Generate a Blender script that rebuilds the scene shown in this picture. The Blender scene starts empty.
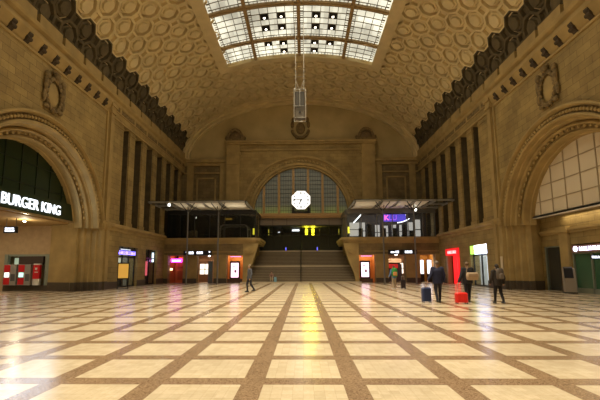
import bpy, bmesh, math, random
from mathutils import Vector, Matrix

S = bpy.context.scene
C = S.collection
random.seed(7)
PI = math.pi

# ------------------------------------------------------------------ camera, world, lights, exposure
F_PX, YAW, PITCH, ROLL, SX, SY = 371.2088, .0209, .1217, -.0042, 4.3994, 22.8915
cam = bpy.data.cameras.new('camera')
cam.sensor_width = 36
cam.lens = F_PX / 600 * 36
cam.shift_x = SX / 600
cam.shift_y = SY / 600
cam.clip_end = 300
cy, sy, cp, sp, cr, sr = math.cos(YAW), math.sin(YAW), math.cos(PITCH), math.sin(PITCH), math.cos(ROLL), math.sin(ROLL)
fwd = Vector((-sy * cp, cy * cp, sp)); r0 = Vector((cy, sy, 0)); u0 = r0.cross(fwd)
rt = cr * r0 + sr * u0; up = -sr * r0 + cr * u0
co = bpy.data.objects.new('camera', cam)
M4 = Matrix.Identity(4)
for i in range(3):
    M4[i][0], M4[i][1], M4[i][2] = rt[i], up[i], -fwd[i]
M4[0][3], M4[1][3], M4[2][3] = .3, 0, 1.55
co.matrix_world = M4
C.objects.link(co)
S.camera = co

w = bpy.data.worlds.new('world'); S.world = w; w.use_nodes = True
w.node_tree.nodes['Background'].inputs[0].default_value = (.02, .018, .015, 1)
w.node_tree.nodes['Background'].inputs[1].default_value = 1
S.view_settings.view_transform = 'Standard'
S.view_settings.look = 'None'
S.view_settings.exposure = 0
S.view_settings.gamma = 1
S.view_settings.use_curve_mapping = False

SPOT_W = 2350
SPOT_COL = (1.0, .86, .62)
GLASS_E = .92          # the back-lit skylight
AREA_W = 340

def lamp(kind, name, loc, power, col, rot=(0, 0, 0), **kw):
    d = bpy.data.lights.new(name, kind); d.energy = power; d.color = col
    for k, v in kw.items(): setattr(d, k, v)
    o = bpy.data.objects.new(name, d); o.location = loc; o.rotation_euler = rot
    C.objects.link(o); return o

# area lamps added below the glass: skylight glow strengthened as wall fill
for yy in (2, 12, 22, 32):
    lamp('AREA', 'skylight_fill', (0, yy, 22.6), AREA_W, (1, .86, .6), shape='RECTANGLE', size=13, size_y=7)

# ------------------------------------------------------------------ materials
MATS = {}
def nodes(m):
    m.use_nodes = True
    return m.node_tree.nodes, m.node_tree.links, m.node_tree.nodes['Principled BSDF']

def mat(name, col, rough=.6, metal=0, emit=0, ecol=None, noise=0, scale=8, spec=.5, bump=0):
    if name in MATS: return MATS[name]
    m = bpy.data.materials.new(name); N, L, b = nodes(m)
    b.inputs['Base Color'].default_value = (*col, 1); b.inputs['Roughness'].default_value = rough
    b.inputs['Metallic'].default_value = metal
    b.inputs['Specular IOR Level'].default_value = spec
    if emit:
        b.inputs['Emission Color'].default_value = (*(ecol or col), 1); b.inputs['Emission Strength'].default_value = emit
    if noise or bump:
        g = N.new('ShaderNodeNewGeometry'); n = N.new('ShaderNodeTexNoise')
        n.inputs['Scale'].default_value = scale; n.inputs['Detail'].default_value = 4
        L.new(g.outputs['Position'], n.inputs['Vector'])
        if noise:
            mr = N.new('ShaderNodeMapRange'); mr.inputs[1].default_value = .3; mr.inputs[2].default_value = .7
            mr.inputs[3].default_value = 1 - noise; mr.inputs[4].default_value = 1 + noise
            L.new(n.outputs[0], mr.inputs[0])
            mx = N.new('ShaderNodeVectorMath'); mx.operation = 'SCALE'; mx.inputs[0].default_value = col
            L.new(mr.outputs[0], mx.inputs['Scale']); L.new(mx.outputs[0], b.inputs['Base Color'])
        if bump:
            bp = N.new('ShaderNodeBump'); bp.inputs['Strength'].default_value = bump; bp.inputs['Distance'].default_value = .02
            L.new(n.outputs[0], bp.inputs['Height']); L.new(bp.outputs[0], b.inputs['Normal'])
    MATS[name] = m; return m

def stone(name, c1, c2, mortar, bw=.95, bh=.42, rough=.75, grime=.35):
    m = bpy.data.materials.new(name); N, L, b = nodes(m)
    g = N.new('ShaderNodeNewGeometry'); sp_ = N.new('ShaderNodeSeparateXYZ'); L.new(g.outputs['Position'], sp_.inputs[0])
    ad = N.new('ShaderNodeMath'); L.new(sp_.outputs[0], ad.inputs[0]); L.new(sp_.outputs[1], ad.inputs[1])
    cb = N.new('ShaderNodeCombineXYZ'); L.new(ad.outputs[0], cb.inputs[0]); L.new(sp_.outputs[2], cb.inputs[1])
    br = N.new('ShaderNodeTexBrick'); L.new(cb.outputs[0], br.inputs['Vector'])
    br.inputs['Color1'].default_value = (*c1, 1); br.inputs['Color2'].default_value = (*c2, 1); br.inputs['Mortar'].default_value = (*mortar, 1)
    br.inputs['Scale'].default_value = 1; br.inputs['Mortar Size'].default_value = .012; br.inputs['Brick Width'].default_value = bw
    br.inputs['Row Height'].default_value = bh; br.inputs['Mortar Smooth'].default_value = .3
    n = N.new('ShaderNodeTexNoise'); n.inputs['Scale'].default_value = .55; n.inputs['Detail'].default_value = 6; n.inputs['Roughness'].default_value = .65
    L.new(g.outputs['Position'], n.inputs['Vector'])
    mr = N.new('ShaderNodeMapRange'); mr.inputs[1].default_value = .3; mr.inputs[2].default_value = .7
    mr.inputs[3].default_value = 1 - grime; mr.inputs[4].default_value = 1 + grime * .6; L.new(n.outputs[0], mr.inputs[0])
    sc = N.new('ShaderNodeVectorMath'); sc.operation = 'SCALE'; L.new(br.outputs[0], sc.inputs[0]); L.new(mr.outputs[0], sc.inputs['Scale'])
    L.new(sc.outputs[0], b.inputs['Base Color']); b.inputs['Roughness'].default_value = rough
    n2 = N.new('ShaderNodeTexNoise'); n2.inputs['Scale'].default_value = 9; n2.inputs['Detail'].default_value = 5; L.new(g.outputs['Position'], n2.inputs['Vector'])
    sm = N.new('ShaderNodeMath'); sm.operation = 'MULTIPLY_ADD'; sm.inputs[1].default_value = -1.5; L.new(br.outputs[1], sm.inputs[0]); L.new(n2.outputs[0], sm.inputs[2])
    bp = N.new('ShaderNodeBump'); bp.inputs['Strength'].default_value = .5; bp.inputs['Distance'].default_value = .02
    L.new(sm.outputs[0], bp.inputs['Height']); L.new(bp.outputs[0], b.inputs['Normal'])
    MATS[name] = m; return m

STONE = stone('sandstone_ashlar', (.40, .29, .108), (.32, .225, .082), (.19, .13, .046))
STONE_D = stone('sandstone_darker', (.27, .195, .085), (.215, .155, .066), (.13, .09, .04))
MOULD = mat('sandstone_moulding', (.40, .285, .11), .75, noise=.16, scale=1.2, bump=.3)
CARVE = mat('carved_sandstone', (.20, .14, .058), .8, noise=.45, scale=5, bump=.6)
PLASTER = mat('lunette_plaster', (.52, .42, .21), .9, noise=.15, scale=.5)
VAULT = mat('vault_plaster', (.70, .57, .31), .85, noise=.12, scale=.8)
VAULT_D = mat('vault_plaster_dark', (.10, .077, .038), .9, noise=.3, scale=1.5)  # darker plaster for the lowest coffer rows on both sides
RECESS_SHADE = mat('shaded_recess_stone', (.085, .062, .027), .9, noise=.25, scale=2)  # shade of the pier reveals painted in as a dark stone colour
CORBEL_DARK = mat('dark_corbel_stone', (.07, .05, .03), .9, noise=.3, scale=6)  # one dark stone tone for all corbels
PLINTH = mat('dark_plinth_granite', (.085, .065, .045), .45, noise=.3, scale=20)
STEP = mat('stair_granite', (.17, .13, .085), .5, noise=.25, scale=14)
STEP_E = mat('stair_nosing', (.55, .46, .32), .45, noise=.15, scale=20)
BRONZE = mat('bronze_bar', (.42, .29, .13), .5, .1)
TANBAR = mat('ochre_painted_steel', (.46, .29, .12), .5)
DARKM = mat('dark_steel', (.035, .033, .03), .4, .6)
GREYM = mat('grey_steel', (.22, .21, .19), .4, .7)
SILVER = mat('aluminium', (.62, .6, .55), .35, .6)
WHITE = mat('white_paint', (.75, .72, .64), .5)
BLACK = mat('black_plastic', (.012, .012, .014), .4)
ORANGE = mat('orange_wall', (.72, .30, .07), .6)
GFRAME = mat('grey_green_frame', (.25, .28, .22), .5)

def glassmat(name, col, alpha, rough=.03):
    m = bpy.data.materials.new(name); N, L, b = nodes(m)
    b.inputs['Base Color'].default_value = (*col, 1); b.inputs['Roughness'].default_value = rough
    b.inputs['Alpha'].default_value = alpha; b.inputs['Specular IOR Level'].default_value = .6
    m.blend_method = 'BLEND' if hasattr(m, 'blend_method') else None
    MATS[name] = m; return m
GLASS = glassmat('clear_glass', (.12, .13, .11), .22)
GLASS_DK = glassmat('smoked_glass', (.02, .024, .02), .45)

def emis(name, col, strength):
    if name in MATS: return MATS[name]
    m = bpy.data.materials.new(name); N, L, b = nodes(m)
    b.inputs['Base Color'].default_value = (*[c * .5 for c in col], 1)
    b.inputs['Emission Color'].default_value = (*col, 1); b.inputs['Emission Strength'].default_value = strength
    MATS[name] = m; return m

def skyglass():
    m = bpy.data.materials.new('backlit_skylight_glass'); N, L, b = nodes(m)
    g = N.new('ShaderNodeNewGeometry')
    dv = N.new('ShaderNodeVectorMath'); dv.operation = 'DIVIDE'; dv.inputs[1].default_value = (.74, .74, 50)
    L.new(g.outputs['Position'], dv.inputs[0])
    fl = N.new('ShaderNodeVectorMath'); fl.operation = 'FLOOR'; L.new(dv.outputs[0], fl.inputs[0])
    wn = N.new('ShaderNodeTexWhiteNoise'); wn.noise_dimensions = '3D'; L.new(fl.outputs[0], wn.inputs['Vector'])
    n = N.new('ShaderNodeTexNoise'); n.inputs['Scale'].default_value = .28; n.inputs['Detail'].default_value = 3; L.new(g.outputs['Position'], n.inputs['Vector'])
    a = N.new('ShaderNodeMapRange'); a.inputs[3].default_value = .72; a.inputs[4].default_value = 1.2; L.new(wn.outputs[0], a.inputs[0])
    c = N.new('ShaderNodeMapRange'); c.inputs[1].default_value = .35; c.inputs[2].default_value = .65; c.inputs[3].default_value = .55; c.inputs[4].default_value = 1.2
    L.new(n.outputs[0], c.inputs[0])
    mu = N.new('ShaderNodeMath'); mu.operation = 'MULTIPLY'; L.new(a.outputs[0], mu.inputs[0]); L.new(c.outputs[0], mu.inputs[1])
    m2 = N.new('ShaderNodeMath'); m2.operation = 'MULTIPLY'; m2.inputs[1].default_value = GLASS_E; L.new(mu.outputs[0], m2.inputs[0])
    b.inputs['Base Color'].default_value = (.3, .3, .25, 1); b.inputs['Roughness'].default_value = .4
    b.inputs['Emission Color'].default_value = (1, .96, .76, 1); L.new(m2.outputs[0], b.inputs['Emission Strength'])
    return m
SKYG = skyglass()

def floormat():
    m = bpy.data.materials.new('polished_stone_floor'); N, L, b = nodes(m)
    P, GX, GY, BW = 1.3756, -.402, 5.3536, .30
    g = N.new('ShaderNodeNewGeometry'); s = N.new('ShaderNodeSeparateXYZ'); L.new(g.outputs['Position'], s.inputs[0])
    def M(op, a, bb=None, c=None):
        n = N.new('ShaderNodeMath'); n.operation = op
        for i, v in enumerate((a, bb, c)):
            if v is None: continue
            if isinstance(v, (int, float)): n.inputs[i].default_value = v
            else: L.new(v, n.inputs[i])
        return n.outputs[0]
    def band(v, off):
        t = M('DIVIDE', M('SUBTRACT', v, off - P / 2), P)
        f = M('ABSOLUTE', M('SUBTRACT', M('FRACT', t), .5))
        return M('LESS_THAN', f, BW / 2 / P)
    bx, by = band(s.outputs[0], GX), band(s.outputs[1], GY)
    isband = M('MAXIMUM', bx, by)
    T = (P - BW) / 8
    tx = M('DIVIDE', M('SUBTRACT', s.outputs[0], GX + BW / 2), T); ty = M('DIVIDE', M('SUBTRACT', s.outputs[1], GY + BW / 2), T)
    # joints need the tile index inside each panel
    def inner(v, off):
        t = M('FRACT', M('DIVIDE', M('SUBTRACT', v, off), P))
        return M('DIVIDE', M('SUBTRACT', M('MULTIPLY', t, P), BW / 2), T)
    jx, jy = inner(s.outputs[0], GX), inner(s.outputs[1], GY)
    def joint(v): return M('GREATER_THAN', M('ABSOLUTE', M('SUBTRACT', M('FRACT', v), .5)), .475)
    jt = M('MAXIMUM', joint(jx), joint(jy))
    cb = N.new('ShaderNodeCombineXYZ'); L.new(M('FLOOR', tx), cb.inputs[0]); L.new(M('FLOOR', ty), cb.inputs[1])
    wn = N.new('ShaderNodeTexWhiteNoise'); L.new(cb.outputs[0], wn.inputs['Vector'])
    n1 = N.new('ShaderNodeTexNoise'); n1.inputs['Scale'].default_value = 22; n1.inputs['Detail'].default_value = 6; n1.inputs['Roughness'].default_value = .7; L.new(g.outputs['Position'], n1.inputs['Vector'])
    n2 = N.new('ShaderNodeTexNoise'); n2.inputs['Scale'].default_value = .5; n2.inputs['Detail'].default_value = 4; L.new(g.outputs['Position'], n2.inputs['Vector'])
    n3 = N.new('ShaderNodeTexVoronoi'); n3.inputs['Scale'].default_value = 70; L.new(g.outputs['Position'], n3.inputs['Vector'])
    def mixc(f, a, bb):
        x = N.new('ShaderNodeMix'); x.data_type = 'RGBA'
        if isinstance(f, (int, float)): x.inputs[0].default_value = f
        else: L.new(f, x.inputs[0])
        for i, v in ((6, a), (7, bb)):
            if isinstance(v, tuple): x.inputs[i].default_value = (*v, 1)
            else: L.new(v, x.inputs[i])
        return x.outputs[2]
    tile = mixc(wn.outputs[0], (.65, .55, .39), (.77, .665, .49))
    mr = N.new('ShaderNodeMapRange'); mr.inputs[1].default_value = .35; mr.inputs[2].default_value = .65; L.new(n1.outputs[0], mr.inputs[0])
    tile = mixc(M('MULTIPLY', mr.outputs[0], .35), tile, (.50, .36, .20))
    tile = mixc(M('MULTIPLY', jt, .30), tile, (.36, .25, .14))
    sepc = N.new('ShaderNodeSeparateColor'); L.new(n3.outputs['Color'], sepc.inputs[0])
    bandc = mixc(sepc.outputs[0], (.17, .105, .06), (.42, .29, .18))
    base = mixc(isband, tile, bandc)
    mr2 = N.new('ShaderNodeMapRange'); mr2.inputs[1].default_value = .3; mr2.inputs[2].default_value = .7; mr2.inputs[3].default_value = .86; mr2.inputs[4].default_value = 1.08; L.new(n2.outputs[0], mr2.inputs[0])
    sc = N.new('ShaderNodeVectorMath'); sc.operation = 'SCALE'; L.new(base, sc.inputs[0]); L.new(mr2.outputs[0], sc.inputs['Scale'])
    L.new(sc.outputs[0], b.inputs['Base Color'])
    r = N.new('ShaderNodeMapRange'); r.inputs[1].default_value = .3; r.inputs[2].default_value = .7; r.inputs[3].default_value = .17; r.inputs[4].default_value = .27; L.new(n1.outputs[0], r.inputs[0])
    L.new(r.outputs[0], b.inputs['Roughness']); b.inputs['Specular IOR Level'].default_value = .75
    return m
FLOOR = floormat()

# ------------------------------------------------------------------ mesh helpers
class MB:
    def __init__(s): s.v = []; s.f = []; s.mi = []; s.cur = 0
    def add(s, vs, fs):
        o = len(s.v); s.v += [tuple(p) for p in vs]; s.f += [tuple(i + o for i in f) for f in fs]; s.mi += [s.cur] * len(fs); return s
    def box(s, x0, x1, y0, y1, z0, z1):
        x0, x1 = min(x0, x1), max(x0, x1); y0, y1 = min(y0, y1), max(y0, y1)
        vs = [(x, y, z) for x in (x0, x1) for y in (y0, y1) for z in (z0, z1)]
        return s.add(vs, [(0, 1, 3, 2), (4, 6, 7, 5), (0, 4, 5, 1), (2, 3, 7, 6), (0, 2, 6, 4), (1, 5, 7, 3)])
    def bbox(s, x0, x1, y0, y1, z0, z1, b=.02):
        """box with bevelled vertical and top edges"""
        x0, x1 = min(x0, x1), max(x0, x1); y0, y1 = min(y0, y1), max(y0, y1)
        P = []
        for z, i in ((z0, 0), (z1 - b, 0), (z1, b)):
            P.append([(x0 + b + i, y0 + i, z), (x1 - b - i, y0 + i, z), (x1 - i, y0 + b + i, z), (x1 - i, y1 - b - i, z), (x1 - b - i, y1 - i, z), (x0 + b + i, y1 - i, z), (x0 + i, y1 - b - i, z), (x0 + i, y0 + b + i, z)])
        return s.loft(P)
    def loft(s, rings, cap=True, close=True):
        n = len(rings[0]); vs = [p for r in rings for p in r]; fs = []
        for k in range(len(rings) - 1):
            for i in range(n if close else n - 1):
                j = (i + 1) % n; fs.append((k * n + i, k * n + j, (k + 1) * n + j, (k + 1) * n + i))
        if cap: fs += [tuple(range(n))[::-1], tuple((len(rings) - 1) * n + i for i in range(n))]
        return s.add(vs, fs)
    def prism(s, pts, axis, a, b):
        """pts 2-D outline; axis 'x': (y,z); 'y': (x,z); 'z': (x,y)"""
        def P(p, t): return {'x': (t, p[0], p[1]), 'y': (p[0], t, p[1]), 'z': (p[0], p[1], t)}[axis]
        return s.loft([[P(p, a) for p in pts], [P(p, b) for p in pts]])
    def tube(s, p0, p1, r0, r1=None, n=10, cap=True):
        r1 = r0 if r1 is None else r1; p0, p1 = Vector(p0), Vector(p1); d = (p1 - p0).normalized()
        a = d.orthogonal().normalized(); b = d.cross(a)
        R = []
        for p, r in ((p0, r0), (p1, r1)):
            R.append([p + a * r * math.cos(2 * PI * i / n) + b * r * math.sin(2 * PI * i / n) for i in range(n)])
        return s.loft(R, cap)
    def path(s, pts, r, n=8):
        for a, b in zip(pts, pts[1:]): s.tube(a, b, r, n=n)
        return s
    def ball(s, c, rx, ry=None, rz=None, n=12, m=8):
        ry = rx if ry is None else ry; rz = rx if rz is None else rz
        R = []
        for k in range(m + 1):
            t = -PI / 2 + PI * k / m; q = max(math.cos(t), .02)
            R.append([(c[0] + rx * q * math.cos(2 * PI * i / n), c[1] + ry * q * math.sin(2 * PI * i / n), c[2] + rz * math.sin(t)) for i in range(n)])
        return s.loft(R)
    def capsule(s, p0, p1, r0, r1=None, n=12):
        r1 = r0 if r1 is None else r1; p0, p1 = Vector(p0), Vector(p1); d = (p1 - p0)
        d = d.normalized() if d.length > 1e-6 else Vector((0, 0, 1))
        a = d.orthogonal().normalized(); b = d.cross(a); R = []
        for k in range(5):
            t = PI / 2 * (1 - k / 4); q = max(math.cos(t), .03); R.append([p0 - d * r0 * math.sin(t) + (a * math.cos(2 * PI * i / n) + b * math.sin(2 * PI * i / n)) * r0 * q for i in range(n)])
        for k in range(5):
            t = PI / 2 * k / 4; q = max(math.cos(t), .03); R.append([p1 + d * r1 * math.sin(t) + (a * math.cos(2 * PI * i / n) + b * math.sin(2 * PI * i / n)) * r1 * q for i in range(n)])
        return s.loft(R)
    def ring(s, c, r_in, r_out, y0, y1, a0=0, a1=2 * PI, n=32, ax='y'):
        """flat annular sector in a plane across `ax`"""
        for k in range(n):
            A, B = a0 + (a1 - a0) * k / n, a0 + (a1 - a0) * (k + 1) / n
            pts = [(r_in, A), (r_out, A), (r_out, B), (r_in, B)]
            if ax == 'y': s.prism([(c[0] + r * math.cos(t), c[2] + r * math.sin(t)) for r, t in pts], 'y', y0, y1)
            else: s.prism([(c[1] + r * math.cos(t), c[2] + r * math.sin(t)) for r, t in pts], 'x', y0, y1)
        return s
    def build(s, name, m, parent=None, smooth=False, world=False):
        me = bpy.data.meshes.new(name); me.from_pydata(s.v, [], s.f)
        ms = m if isinstance(m, (list, tuple)) else [m]
        for x in ms: me.materials.append(x)
        me.polygons.foreach_set('material_index', s.mi)
        bm = bmesh.new(); bm.from_mesh(me); bmesh.ops.recalc_face_normals(bm, faces=bm.faces)
        big = [f for f in bm.faces if len(f.verts) > 8]
        if big: bmesh.ops.triangulate(bm, faces=big)
        bm.to_mesh(me); bm.free()
        if smooth: me.polygons.foreach_set('use_smooth', [True] * len(me.polygons))
        o = bpy.data.objects.new(name, me); C.objects.link(o)
        if parent is not None:
            o.parent = parent
            if world: o.matrix_parent_inverse = parent.matrix_world.inverted()
        return o

def thing(name, label, cat, loc=(0, 0, 0), rz=0, group=None):
    o = bpy.data.objects.new(name, None); C.objects.link(o); o.location = loc; o.rotation_euler = (0, 0, rz)
    o['label'] = label; o['category'] = cat
    if group: o['group'] = group
    return o
def tag(o, label, cat, group=None):
    o['label'] = label; o['category'] = cat
    if group: o['group'] = group
    return o
def struct(o): o['kind'] = 'structure'; return o
def sempty(name, loc=(0, 0, 0)):
    o = bpy.data.objects.new(name, None); C.objects.link(o); o.location = loc; return struct(o)
def copy_tree(o, parent=None):
    c = o.copy(); C.objects.link(c); c.parent = parent
    for ch in list(o.children): copy_tree(ch, c)
    return c
def text(name, body, size, m, parent, loc, rot, depth=.02, offset=0, align='CENTER', sx=1):
    cu = bpy.data.curves.new(name, 'FONT'); cu.body = body; cu.size = size; cu.extrude = depth; cu.offset = offset
    cu.align_x = align; cu.align_y = 'CENTER'
    t = bpy.data.objects.new(name + '_t', cu); C.objects.link(t)
    me = bpy.data.meshes.new_from_object(t.evaluated_get(bpy.context.evaluated_depsgraph_get()))
    bpy.data.objects.remove(t); bpy.data.curves.remove(cu)
    me.name = name; me.materials.clear(); me.materials.append(m)
    o = bpy.data.objects.new(name, me); C.objects.link(o); o.location = loc; o.rotation_euler = rot; o.scale = (sx, 1, 1)
    if parent is not None: o.parent = parent
    return o
def marks(mb, u0, u1, z0, z1, plane, seed=1, ax='y', dz=.0):
    """blurred unreadable strokes along a sign face (letters too soft in the photo to read)"""
    rnd = random.Random(seed); u = u0; h = z1 - z0; t = h * .22
    d = 1 if u1 > u0 else -1
    while abs(u1 - u) > h * .5:
        wd = h * rnd.choice((.45, .55, .6)); kind = rnd.randint(0, 3)
        def b(a0, a1, c0, c1):
            if ax == 'y': mb.box(u + d * a0, u + d * a1, plane - .01, plane + .01, z0 + c0, z0 + c1)
            else: mb.box(plane - .01, plane + .01, u + d * a0, u + d * a1, z0 + c0, z0 + c1)
        b(0, t, 0, h)
        if kind in (0, 2): b(wd - t, wd, 0, h * .72); b(0, wd, h * .55, h * .72)
        if kind in (1, 2): b(0, wd, 0, t * .8)
        if kind == 3: b(0, wd, h * .4, h * .58); b(0, wd, 0, t * .8)
        u += d * (wd + h * .2)

# ------------------------------------------------------------------ geometry constants
A_, B_, Z0 = 14.9, 8.0, 15.4          # vault ellipse and spring line
YN, YB = -10.0, 46.6                   # hall ends
WX = 14.9
YC, ZC = 20.9, 4.1                    # side arch centre

# arc-length table of the vault
TAB = []
acc = 0; last = None
for k in range(2001):
    th = PI - PI * k / 2000; p = (A_ * math.cos(th), Z0 + B_ * math.sin(th))
    if last: acc += math.hypot(p[0] - last[0], p[1] - last[1])
    TAB.append((acc, th)); last = p
LTOT = acc
def vpos(s, d=0):
    """point on the vault at arc length s, pushed d outward"""
    s = min(max(s, 0), LTOT); lo, hi = 0, 2000
    while hi - lo > 1:
        mid = (lo + hi) // 2
        if TAB[mid][0] < s: lo = mid
        else: hi = mid
    a, b = TAB[lo], TAB[hi]; t = (s - a[0]) / max(b[0] - a[0], 1e-9); th = a[1] + (b[1] - a[1]) * t
    x, z = A_ * math.cos(th), B_ * math.sin(th); nx, nz = x / A_ ** 2, z / B_ ** 2; l = math.hypot(nx, nz)
    return x + nx / l * d, Z0 + z + nz / l * d
def s_of_x(x):
    for s, th in TAB:
        if A_ * math.cos(th) >= x: return s
    return LTOT

# ------------------------------------------------------------------ floor
fl = MB().box(-30, 30, YN - 1, 47.2, -.3, 0).build('floor', FLOOR); struct(fl)

# ------------------------------------------------------------------ ceiling: coffered vault
NR = round(LTOT / 1.17 / 2) * 2; PS = LTOT / NR; PY = 2.25
SK_X, SK_Y0, SK_Y1 = 7.5, -2.7, 36.0
sL, sR = s_of_x(-SK_X), s_of_x(SK_X)
vb = MB()
def cell(sc, yc, sides, ap_s, ap_y, prof, rot):
    rings = []
    for fr, d in prof:
        ring = []
        for i in range(sides):
            a = rot + 2 * PI * i / sides
            u, v = ap_s * fr * math.cos(a), ap_y * fr * math.sin(a)
            x, z = vpos(sc + u, d); ring.append((x, yc + v, z))
        rings.append(ring)
    vb.loft(rings, cap=False)
    vb.add(rings[-1], [tuple(range(sides))])
k8 = 1 / math.cos(PI / 8)
oct_prof = [(1.0, 0), (.89, 0), (.85, .34), (.73, .34), (.69, .12), (.53, .11), (.49, -.04), (.30, -.06)]
sq_prof = [(1.0, 0), (.78, 0), (.68, .24), (.35, .24)]
apo_s, apo_y = PS * .7071, PY / 2 * .7071
sq_s, sq_y = PS - apo_s, PY / 2 - apo_y
FR = .95
for r in range(0, NR + 1):
    sc = r * PS
    for j in range(-1, 60):
        for odd in (0, 1):
            yc = 22.0 - 15 * PY + j * PY + (odd * PY / 2)
            if yc < YN or yc > 46: continue
            isoct = ((r + odd) % 2 == 1) if True else False
            inside = sL - .45 < sc < sR + .45 and SK_Y0 - .6 < yc < SK_Y1 + .6
            if inside or sc < .2 or sc > LTOT - .2: continue
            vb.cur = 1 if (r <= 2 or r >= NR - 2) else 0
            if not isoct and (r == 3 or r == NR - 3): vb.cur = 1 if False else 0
            if isoct: cell(sc, yc, 8, apo_s * k8, apo_y * k8, oct_prof, PI / 8)
            else: cell(sc, yc, 4, sq_s * 1.414, sq_y * 1.414, sq_prof, PI / 4)
# closing shell behind the coffers
vb.cur = 0
n = 60
def shell(s0, s1, y0, y1, d, nn):
    A = []; 
    for y in (y0, y1):
        A.append([(vpos(s0 + (s1 - s0) * i / nn, d)[0], y, vpos(s0 + (s1 - s0) * i / nn, d)[1]) for i in range(nn + 1)])
    vb.loft(A, cap=False, close=False)
shell(0, sL, YN, 47, .3, 24); shell(sR, LTOT, YN, 47, .3, 24); shell(sL, sR, SK_Y1, 47, .3, 24); shell(sL, sR, YN, SK_Y0, .3, 24)
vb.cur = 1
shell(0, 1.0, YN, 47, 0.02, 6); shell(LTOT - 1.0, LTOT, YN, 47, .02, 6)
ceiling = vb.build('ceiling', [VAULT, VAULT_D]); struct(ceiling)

def vstrip(mb, s0, s1, y0, y1, d0, d1, nn=24):
    """solid strip following the vault"""
    R = []
    for i in range(nn + 1):
        s = s0 + (s1 - s0) * i / nn; a, b = vpos(s, d0), vpos(s, d1)
        R.append([(a[0], y0, a[1]), (a[0], y1, a[1]), (b[0], y1, b[1]), (b[0], y0, b[1])])
    mb.loft(R); return mb
# moulded frame round the skylight
f = MB()
for (d, wd, a) in ((-.08, .95, .0), (-.14, .6, .03), (-.20, .2, .06)):
    vstrip(f, sL - wd, sL + a, SK_Y0 - wd, SK_Y1 + wd, d, .35 + a, 3)
    vstrip(f, sR - a, sR + wd, SK_Y0 - wd, SK_Y1 + wd, d, .35 + a, 3)
    vstrip(f, sL - .1, sR + .1, SK_Y1 - a, SK_Y1 + wd - .01, d + .004, .34 + a)
    vstrip(f, sL, sR, SK_Y0 - wd + .01, SK_Y0 + a, d + .004, .34 + a)
f.build('skylight_surround', VAULT, ceiling)
# end rib against the lunette wall
f = MB(); vstrip(f, 0, LTOT, 45.2, YB + .1, -.12, .3, 64); vstrip(f, 0, LTOT, 45.5, YB + .1, -.35, -.1, 64); vstrip(f, 0, LTOT, 46.1, YB + .1, -.5, -.3, 64)
f.build('end_rib', VAULT, ceiling)

# ------------------------------------------------------------------ window_1: skylight
w1 = sempty('window_1', (0, 0, 0))
f = MB(); vstrip(f, sL - .1, sR + .1, SK_Y0 - .1, SK_Y1 + .1, .18, .22, 30); f.build('glass', SKYG, w1)
LONG = [-7.5, -4.5, 0, 4.5, 7.5]; TRANS = [SK_Y0, .2, 4.9, 9.6, 14.3, 19.0, 23.7, 28.4, 33.1, 36.0]
def sx(x): return LTOT / 2 if abs(x) < 1e-6 else s_of_x(x)
for x in LONG[1:-1]:
    f = MB(); s = sx(x); vstrip(f, s - .16, s + .16, SK_Y0, SK_Y1, -.05, .2, 2); vstrip(f, s - .07, s + .07, SK_Y0, SK_Y1, -.16, -.04, 2); f.build('main_rib', BRONZE, w1)
for y in TRANS[1:-1]:
    f = MB(); vstrip(f, sL, sR, y - .16, y + .16, -.02, .2, 30); vstrip(f, sL, sR, y - .06, y + .06, -.12, -.01, 30); f.build('main_rib', BRONZE, w1)
COLS = {}
f = MB(); g = MB()
for bi, (xa, xb) in enumerate(zip(LONG, LONG[1:])):
    s0, s1 = sx(xa) + .16, sx(xb) - .16; nc = 3 if bi in (0, 3) else 5
    bd = .26; q = (s1 - s0 - 2 * bd) / nc
    ss = [s0 + bd + q * i for i in range(nc + 1)]; COLS[bi] = ss
    for k_, s in enumerate(ss): vstrip(f, s - .026, s + .026, SK_Y0, SK_Y1, .1, .18, 1)
    for ya, yb in zip(TRANS, TRANS[1:]):
        y0, y1 = ya + .16, yb - .16; nr = 3 if yb - ya < 3 else 5; qq = (y1 - y0 - 2 * bd) / nr
        for i in range(nr + 1):
            y = y0 + bd + qq * i; vstrip(g, s0, s1, y - .026, y + .026, .13, .18, 8)
        # narrow border lights
        nb = int((y1 - y0) / .3)
        for i in range(1, nb):
            y = y0 + (y1 - y0) * i / nb
            vstrip(g, s0, s0 + bd, y - .018, y + .018, .14, .18, 1); vstrip(g, s1 - bd, s1, y - .018, y + .018, .14, .18, 1)
        nb = int((s1 - s0) / .3)
        for i in range(1, nb):
            s = s0 + (s1 - s0) * i / nb
            vstrip(f, s - .018, s + .018, y0, y0 + bd, .1, .18, 1); vstrip(f, s - .018, s + .018, y1 - bd, y1, .1, .18, 1)
GBAR = mat('olive_glazing_bar', (.20, .165, .09), .6); f.build('lengthwise_glazing_bars', GBAR, w1); g.build('crosswise_glazing_bars', GBAR, w1)

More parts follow.
